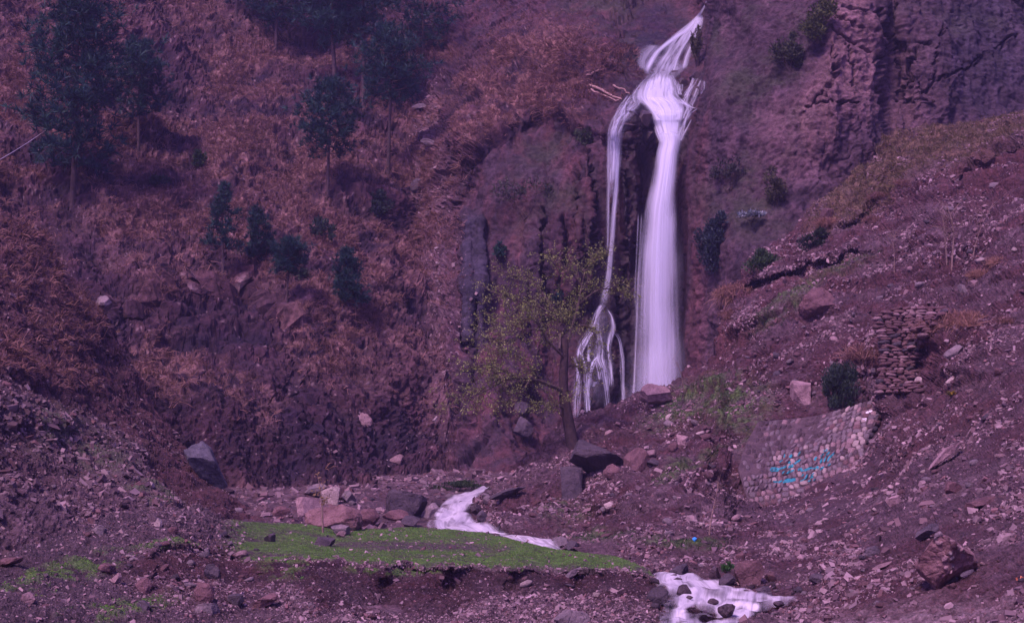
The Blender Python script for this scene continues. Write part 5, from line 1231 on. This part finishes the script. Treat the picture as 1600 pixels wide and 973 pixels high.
sapling([(1108,835),(1111,812),(1115,790),(1121,770),(1122,752)],1.6,'thin grey sapling standing alone on the bank left of the wall',twigs=10,tl=.35)
sapling([(1480,412),(1478,390),(1476,360),(1473,335)],1.5,'left of two close bare saplings on the upper right slope',twigs=16,tl=1.0)
sapling([(1487,418),(1489,390),(1491,360),(1487,338),(1478,318)],1.7,'right, paler of two close bare saplings on the upper right slope',twigs=14,tl=1.0)
sapling([(1520,400),(1530,360),(1545,330),(1552,318)],.9,'thin leaning bare sapling right of the close pair',twigs=8,tl=.9)
sapling([(1397,425),(1398,400),(1395,378),(1400,360)],.9,'faint bare sapling left of the close pair',twigs=14,tl=.9)
sapling([(1068,612),(1067,594),(1062,575),(1052,560)],.7,'thin bent shoot at the foot of the main waterfall',twigs=4,tl=.6)

# ---- dead logs on the ledge, cable, litter
def log(x0, y0, x1, y1, w0, label, fwd=.5, mat='wood_pale', name='fallen_log', cat='log', d=None):
    d0 = (hit(x0, y0)[0].y - fwd) if d is None else d; d1 = (hit(x1, y1)[0].y - fwd) if d is None else d
    a, b = unproj(x0, y0, d0), unproj(x1, y1, d1); t = np.linspace(0, 1, 9)[:, None]
    mb = MB(); q = a * (1 - t) + b * t + rng.normal(size=(9, 3)) * .05 - a
    mb.tube(q, np.linspace(w0, w0 * .6, 9) * d0 / F, 7)
    o = mb.build(name, mat); o.location = a; tag(o, label, cat)
log(921,133,972,156,2.4,'longest pale dead log on the ledge left of the cascade')
log(917,118,936,110,1.8,'short pale dead branch at the upper left of the ledge logs')
log(956,133,985,146,1.6,'thin pale dead branch reaching to the middle cascade')
log(922,141,968,158,1.4,'thin grey dead branch under the longest ledge log')
log(1588,905,1604,900,1.6,'orange stick lying at the right border',.05,'stick_orange','stick','stick')
c0, c1 = unproj(-70, 287, 50), unproj(76, 200, float(depthA(76, 200)[0]) + .5)
mb = MB(); t = np.linspace(0, 1, 30)[:, None]; q = c0 * (1 - t) + c1 * t - np.array([0, 0, .5]) * 4 * t * (1 - t) * .3
mb.tube(q - c0, .02, 5); cb = mb.build('cable', 'cable_grey'); cb.location = c0; tag(cb, 'thin pale cable slanting up across the upper left hillside', 'cable')
V, Fc = rock_shape(77, 3, 14, .25)
p = hit(1085, 845)[0]; o = link('plastic_bag', np_mesh('plastic_bag', V * [.07, .05, .07], Fc), M['plastic_blue'], None, Vector(p) + Vector((0, -.03, .05))); tag(o, 'scrap of bright blue plastic litter on the green stream bank', 'litter')
mb = MB(); th = np.linspace(-.25, np.pi + .25, 16); dR = 27.6; cc = unproj(1184.5, 966, dR)
mb.tube(np.stack([np.cos(th) * .085, 0 * th, np.sin(th) * .075], -1), .009, 5, (.1, .06, .06)); o = mb.build('bent_twig', 'bark'); o.location = cc; tag(o, 'dark twig bent in a half loop at the lower stream edge', 'twig')

# ------------------------------------------------------------------ masonry wall with painted writing
TOP = [(1150,676),(1182,659),(1215,655),(1270,650),(1330,634),(1388,616)]
BOT = [(1150,792),(1180,806),(1230,792),(1290,776),(1335,752),(1362,735)]
def wall_d(px, py):
    return tps([(1150,720,56.2),(1180,660,59.6),(1185,800,52.6),(1270,650,59.2),(1270,775,52.8),(1350,735,53.0),(1388,617,58.0),(1260,710,56.2)], np.asarray(px, float), np.asarray(py, float))
def wl_px(u, v):
    """u along the wall, v from foot to top -> pixel"""
    xl = np.interp(v, [0, .2, .5, .75, 1], [1178, 1166, 1153, 1164, 1184]); xr = np.interp(v, [0, .35, 1], [1356, 1350, 1389])
    x = xl + (xr - xl) * u
    yb = np.interp(u, [0, .35, .7, 1], [806, 793, 770, 744]); yt = np.interp(u, [0, .4, .75, 1], [659, 652, 634, 616])
    return x, yb + (yt - yb) * v
def wl(u, v, off=0.0):
    x, y = wl_px(u, v); return unproj(x, y, wall_d(x, y) - off)
Wl = empty('masonry_wall', wl(.5, 0.0)); tag(Wl, 'battered stone masonry wall with turquoise handwriting on the right slope', 'wall')
Wo = np.array(Wl.location)
uu, vv = np.meshgrid(np.linspace(0, 1, 70), np.linspace(-.12, 1, 50)); vc = np.clip(vv, 0, 1)
core = wl(uu, vc); core[..., 2] -= np.maximum(0, -vv) * 5
core += np.array([0, .05, .03]) * fbm(core * 4, 3)[..., None]
bk = core + np.array([.5, 1.6, .1])
ny, nx = uu.shape; idx = np.arange(ny * nx).reshape(ny, nx)
q = np.stack([idx[:-1, :-1], idx[:-1, 1:], idx[1:, 1:], idx[1:, :-1]], -1).reshape(-1, 4)
ring = np.concatenate([idx[0, :], idx[1:, -1], idx[-1, -2::-1], idx[-2:0:-1, 0]])
rn = np.roll(ring, -1); side = np.stack([rn, ring, ring + ny * nx, rn + ny * nx], -1)
link('mortar', np_mesh('mortar', np.concatenate([core.reshape(-1, 3), bk.reshape(-1, 3)]) - Wo, np.concatenate([q, q[:, ::-1] + ny * nx, side]), None, True), M['mortar'], Wl)
WST = []
for k in range(8):
    V, Fc = rock_shape(700 + k, 2, 9, .025, 1, .66, .80); WST.append((V, Fc))
WM = {}
def lay(parent, name, cpt, ax, ay, az, mat, var):
    key = (name, var, mat)
    if key not in WM:
        me = np_mesh(name, WST[var][0], WST[var][1]); me.materials.append(M[mat]); WM[key] = me
    o = bpy.data.objects.new(name, WM[key]); C.objects.link(o); o.parent = parent
    m = Matrix(((ax[0], ay[0], az[0], cpt[0]), (ax[1], ay[1], az[1], cpt[1]), (ax[2], ay[2], az[2], cpt[2]), (0, 0, 0, 1)))
    o.matrix_local = m; return o
cnt = 0; small = MB(); LAY = []
rows = 17
for r_ in range(rows):
    v0, v1 = r_ / rows, (r_ + 1) / rows; u = .004 + rng.random() * .02
    while u < .985:
        big_ = (u > .80 or v0 < .2) and rng.random() < .6
        du = (rng.uniform(.028, .046) if not big_ else rng.uniform(.045, .07))
        du = min(du, .998 - u)
        um, vm = u + du / 2, (v0 + v1) / 2
        a, b = wl(um + .01, vm) - wl(um - .01, vm), wl(um, min(vm + .01, 1)) - wl(um, vm - .01)
        a /= np.linalg.norm(a); b /= np.linalg.norm(b); nrm = np.cross(a, b); nrm *= np.sign(-nrm[1]) 
        hw_ = np.linalg.norm(wl(u + du, vm) - wl(u, vm)) / 2 * rng.uniform(.74, .92); hh_ = np.linalg.norm(wl(um, v1) - wl(um, v0)) / 2 * rng.uniform(.68, .9)
        sk = a * 0.35 + b; sk /= np.linalg.norm(sk)          # the courses' stones lean to the right
        worn = (v0 > .6 and u < .6) or (u < .2 and v0 > .4)
        mat = random.choices(['rock_pale', 'rock_pink', 'rock_grey', 'rock_rust', 'mortar'], [2, 5, 5, 2, 1])[0] if not worn else random.choices(['rock_pink', 'rock_grey', 'mortar'], [2, 3, 6])[0]
        prd = rng.uniform(-.01, .05) if not worn else rng.uniform(-.05, .015)
        c_ = wl(um, vm) + nrm * prd - Wo
        if not (worn and rng.random() < .3):
            tj = rng.normal() * .10; LAY.append((hw_ * hh_, c_, a * hw_ + b * hw_ * tj, nrm * -.075, sk * hh_ - a * hh_ * tj, mat, rng.integers(0, 8)))
        u += du
LAY.sort(key=lambda k: -k[0])
for q_ in LAY[:296]: lay(Wl, 'stone', *q_[1:])
for _, c_, ax_, ay_, az_, mat, var in LAY[296:]:       # the smallest ones past the limit, joined
    V = WST[var][0]; small.add(V[:, :1] * ax_ + V[:, 1:2] * ay_ + V[:, 2:] * az_ + c_, WST[var][1], (0, 0, 0))
if small.n: tag(small.build('small_stones', 'rock_grey', Wl, None, False), kind='stuff')
# return end of the wall, its shade put into darker stones
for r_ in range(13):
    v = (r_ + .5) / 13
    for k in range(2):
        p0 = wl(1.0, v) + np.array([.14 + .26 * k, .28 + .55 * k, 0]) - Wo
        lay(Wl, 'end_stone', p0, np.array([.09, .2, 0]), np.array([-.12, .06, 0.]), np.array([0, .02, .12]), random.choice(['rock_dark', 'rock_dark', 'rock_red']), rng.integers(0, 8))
# paint
bpy.context.view_layer.update()
DG = bpy.context.evaluated_depsgraph_get()
def brush(mb, pts, wpx):
    a = np.array(pts, float)
    if len(a) < 3: a = np.array([a[0], (a[0] + a[1]) / 2, a[1]])
    L = np.hypot(*np.diff(a, axis=0).T).sum(); a = densify([tuple(k) for k in a], max(6, int(L * 1.2)))
    t = np.gradient(a, axis=0); t /= np.maximum(np.linalg.norm(t, axis=1), 1e-6)[:, None]; nn = np.stack([-t[:, 1], t[:, 0]], -1)
    m = len(a); tt = np.linspace(0, 1, m); w_ = wpx / 2 * (.55 + .45 * np.sin(np.pi * np.clip(tt * .9 + .1, 0, 1))) * (1 + .25 * gnoise(np.stack([tt * 5, tt * 0 + a[0, 0], tt * 0], -1)))
    R_ = []
    for s_ in (-1, -.5, 0, .5, 1):
        for i in range(m):
            x, y = a[i] + nn[i] * w_[i] * s_
            p, _ = hit(x, y); d = wall_d(x, y)
            dd = p.y if abs(p.y - d) < .35 else float(d)
            R_.append(unproj(x, y, dd - .02))
    R_ = np.array(R_) - Wo; idx = np.arange(5 * m).reshape(5, m)
    q = np.stack([idx[:-1, :-1], idx[:-1, 1:], idx[1:, 1:], idx[1:, :-1]], -1).reshape(-1, 4)
    mb.add(R_, np.concatenate([q[:, [0, 1, 2]], q[:, [0, 2, 3]]]), (0, .3, .4))
Z = lambda pts: [(1190 + x / 12.16, 690 + y / 12.16) for x, y in pts]
S1 = [([(1180,180),(1210,165),(1250,140)],40),([(1235,260),(1250,225),(1300,185)],36),([(1250,370),(1280,300),(1330,260),(1385,205)],38),([(1120,400),(1135,350),(1140,310)],44),([(1180,380),(1205,320),(1230,270)],28),([(1125,280),(1160,240),(1190,210)],26),
 ([(1005,350),(1020,310),(1050,285)],40),([(530,295),(555,270),(580,245)],52),([(505,405),(530,380),(555,365)],40),([(685,265),(710,225),(735,180)],26),([(425,295),(435,255),(440,225)],26),([(340,385),(370,365),(400,340)],26)]
S2 = [([(165,540),(190,495),(240,500),(290,500),(320,520),(300,550),(230,545),(180,555)],40),([(320,520),(370,500),(430,485),(475,455)],34),([(510,495),(550,450),(605,432)],44),([(545,495),(580,475),(605,455)],30),([(620,420),(650,395),(690,370),(740,330)],38),([(390,605),(410,575),(435,555)],24),
 ([(475,605),(520,570),(580,545),(625,535)],36),([(695,545),(715,505),(765,505),(740,545),(800,545),(840,535)],36),([(820,545),(870,515),(940,490),(960,480)],44),([(1005,520),(1035,475),(1085,475),(1060,515)],34),([(1105,525),(1145,500),(1185,470)],40),([(1255,455),(1280,435),(1310,415)],34),([(950,505),(990,500),(1020,510)],20)]
S3 = [([(215,745),(260,760),(310,755)],30),([(315,775),(350,750),(395,735)],36),([(405,775),(450,735),(500,715),(570,715),(650,700)],46),([(440,765),(520,750),(600,735),(650,715)],34),([(755,660),(780,630),(800,605)],22),([(730,745),(790,720),(850,680),(885,615)],22),([(825,700),(850,650),(865,605)],22),([(925,695),(950,640),(980,595),(1000,590)],24),([(955,690),(970,660),(985,635)],18),([(870,745),(905,740),(940,730)],20),([(985,730),(1010,715),(1030,700)],18)]
for nm, SS in (('painted_writing', S1), ('painted_writing', S2), ('painted_writing', S3)):
    mb = MB()
    for pts, wz in SS: brush(mb, Z(pts), wz / 12.16 * 1.05)
    mb.build(nm, 'paint_teal', Wl)
mb = MB()
Y5 = lambda pts: [(1130 + x / 4.422, 600 + y / 4.422) for x, y in pts]
for pts, wz in [([(1042,150),(1048,130),(1062,132),(1052,142),(1064,152)],5), ([(985,198),(1008,190),(1030,182)],14), ([(955,240),(965,234),(972,246),(984,232),(992,238),(980,254)],5)]: brush(mb, Y5(pts), wz / 4.422)
mb.build('white_paint_mark', 'paint_white', Wl)

# ------------------------------------------------------------------ dry stone wall above it
Dw = empty('dry_stone_wall', unproj(1405, 612, 56.5)); tag(Dw, 'collapsing dry stone wall of thin stacked slabs above the masonry wall', 'wall'); Do = np.array(Dw.location)
y = 613.0
while y > 481:
    xl = np.interp(y, [480, 495, 560, 613], [1396, 1362, 1372, 1362]); xr = np.interp(y, [480, 500, 530, 560, 580, 613], [1492, 1466, 1446, 1432, 1428, 1436])
    dr = np.interp(y, [480, 613], [59.6, 57.2]); x = xl + rng.uniform(0, 8)
    hrow = rng.uniform(4.2, 6.0)
    while x < xr - 5:
        wpx = rng.uniform(7, 19); xm = x + wpx / 2
        rise = -3.0 * math.sin((xm - 1365) / 60)
        loc = hit(xm, y + rise)[0]
        d = min(dr, loc.y) - .10 + rng.uniform(-.10, .06) if loc.y > dr - 3 else loc.y - .15
        p = unproj(xm, y + rise, d) - Do
        sx, sz = wpx * d / F / 2 * 1.1, hrow * d / F / 2 * rng.uniform(1.15, 1.6)
        tl = rng.normal() * .12
        lay(Dw, 'slab_stone', p, np.array([sx, 0, sx * tl]), np.array([0, .30, 0.]), np.array([-sz * tl, 0, sz]), random.choices(['rock_red', 'rock_rust', 'rock_pink', 'rock_dark'], [4, 5, 2, 1])[0], rng.integers(0, 8))
        x += wpx + rng.uniform(0, 3)
    y -= hrow * .8

# ------------------------------------------------------------------ air
hz = bpy.data.materials.new('haze'); hz.use_nodes = True
t = hz.node_tree; t.nodes.clear()
pv = N(t, 'ShaderNodeVolumePrincipled'); pv.inputs['Density Attribute'].default_value = ''; pv.inputs['Color Attribute'].default_value = ''; pv.inputs['Temperature Attribute'].default_value = ''
pv.inputs['Color'].default_value = (.54, .54, 1.0, 1); pv.inputs['Density'].default_value = HAZE_D; pv.inputs['Anisotropy'].default_value = 0.0
t.links.new(pv.outputs[0], N(t, 'ShaderNodeOutputMaterial').inputs['Volume'])
V = np.array([[x, y, z] for z in (-6, 95) for y in (-70, 260) for x in (-150, 150)], float)
o = link('haze', np_mesh('haze', V, [[0,2,3,1],[4,5,7,6],[0,1,5,4],[2,6,7,3],[0,4,6,2],[1,3,7,5]], None, False), hz); tag(o, kind='stuff')
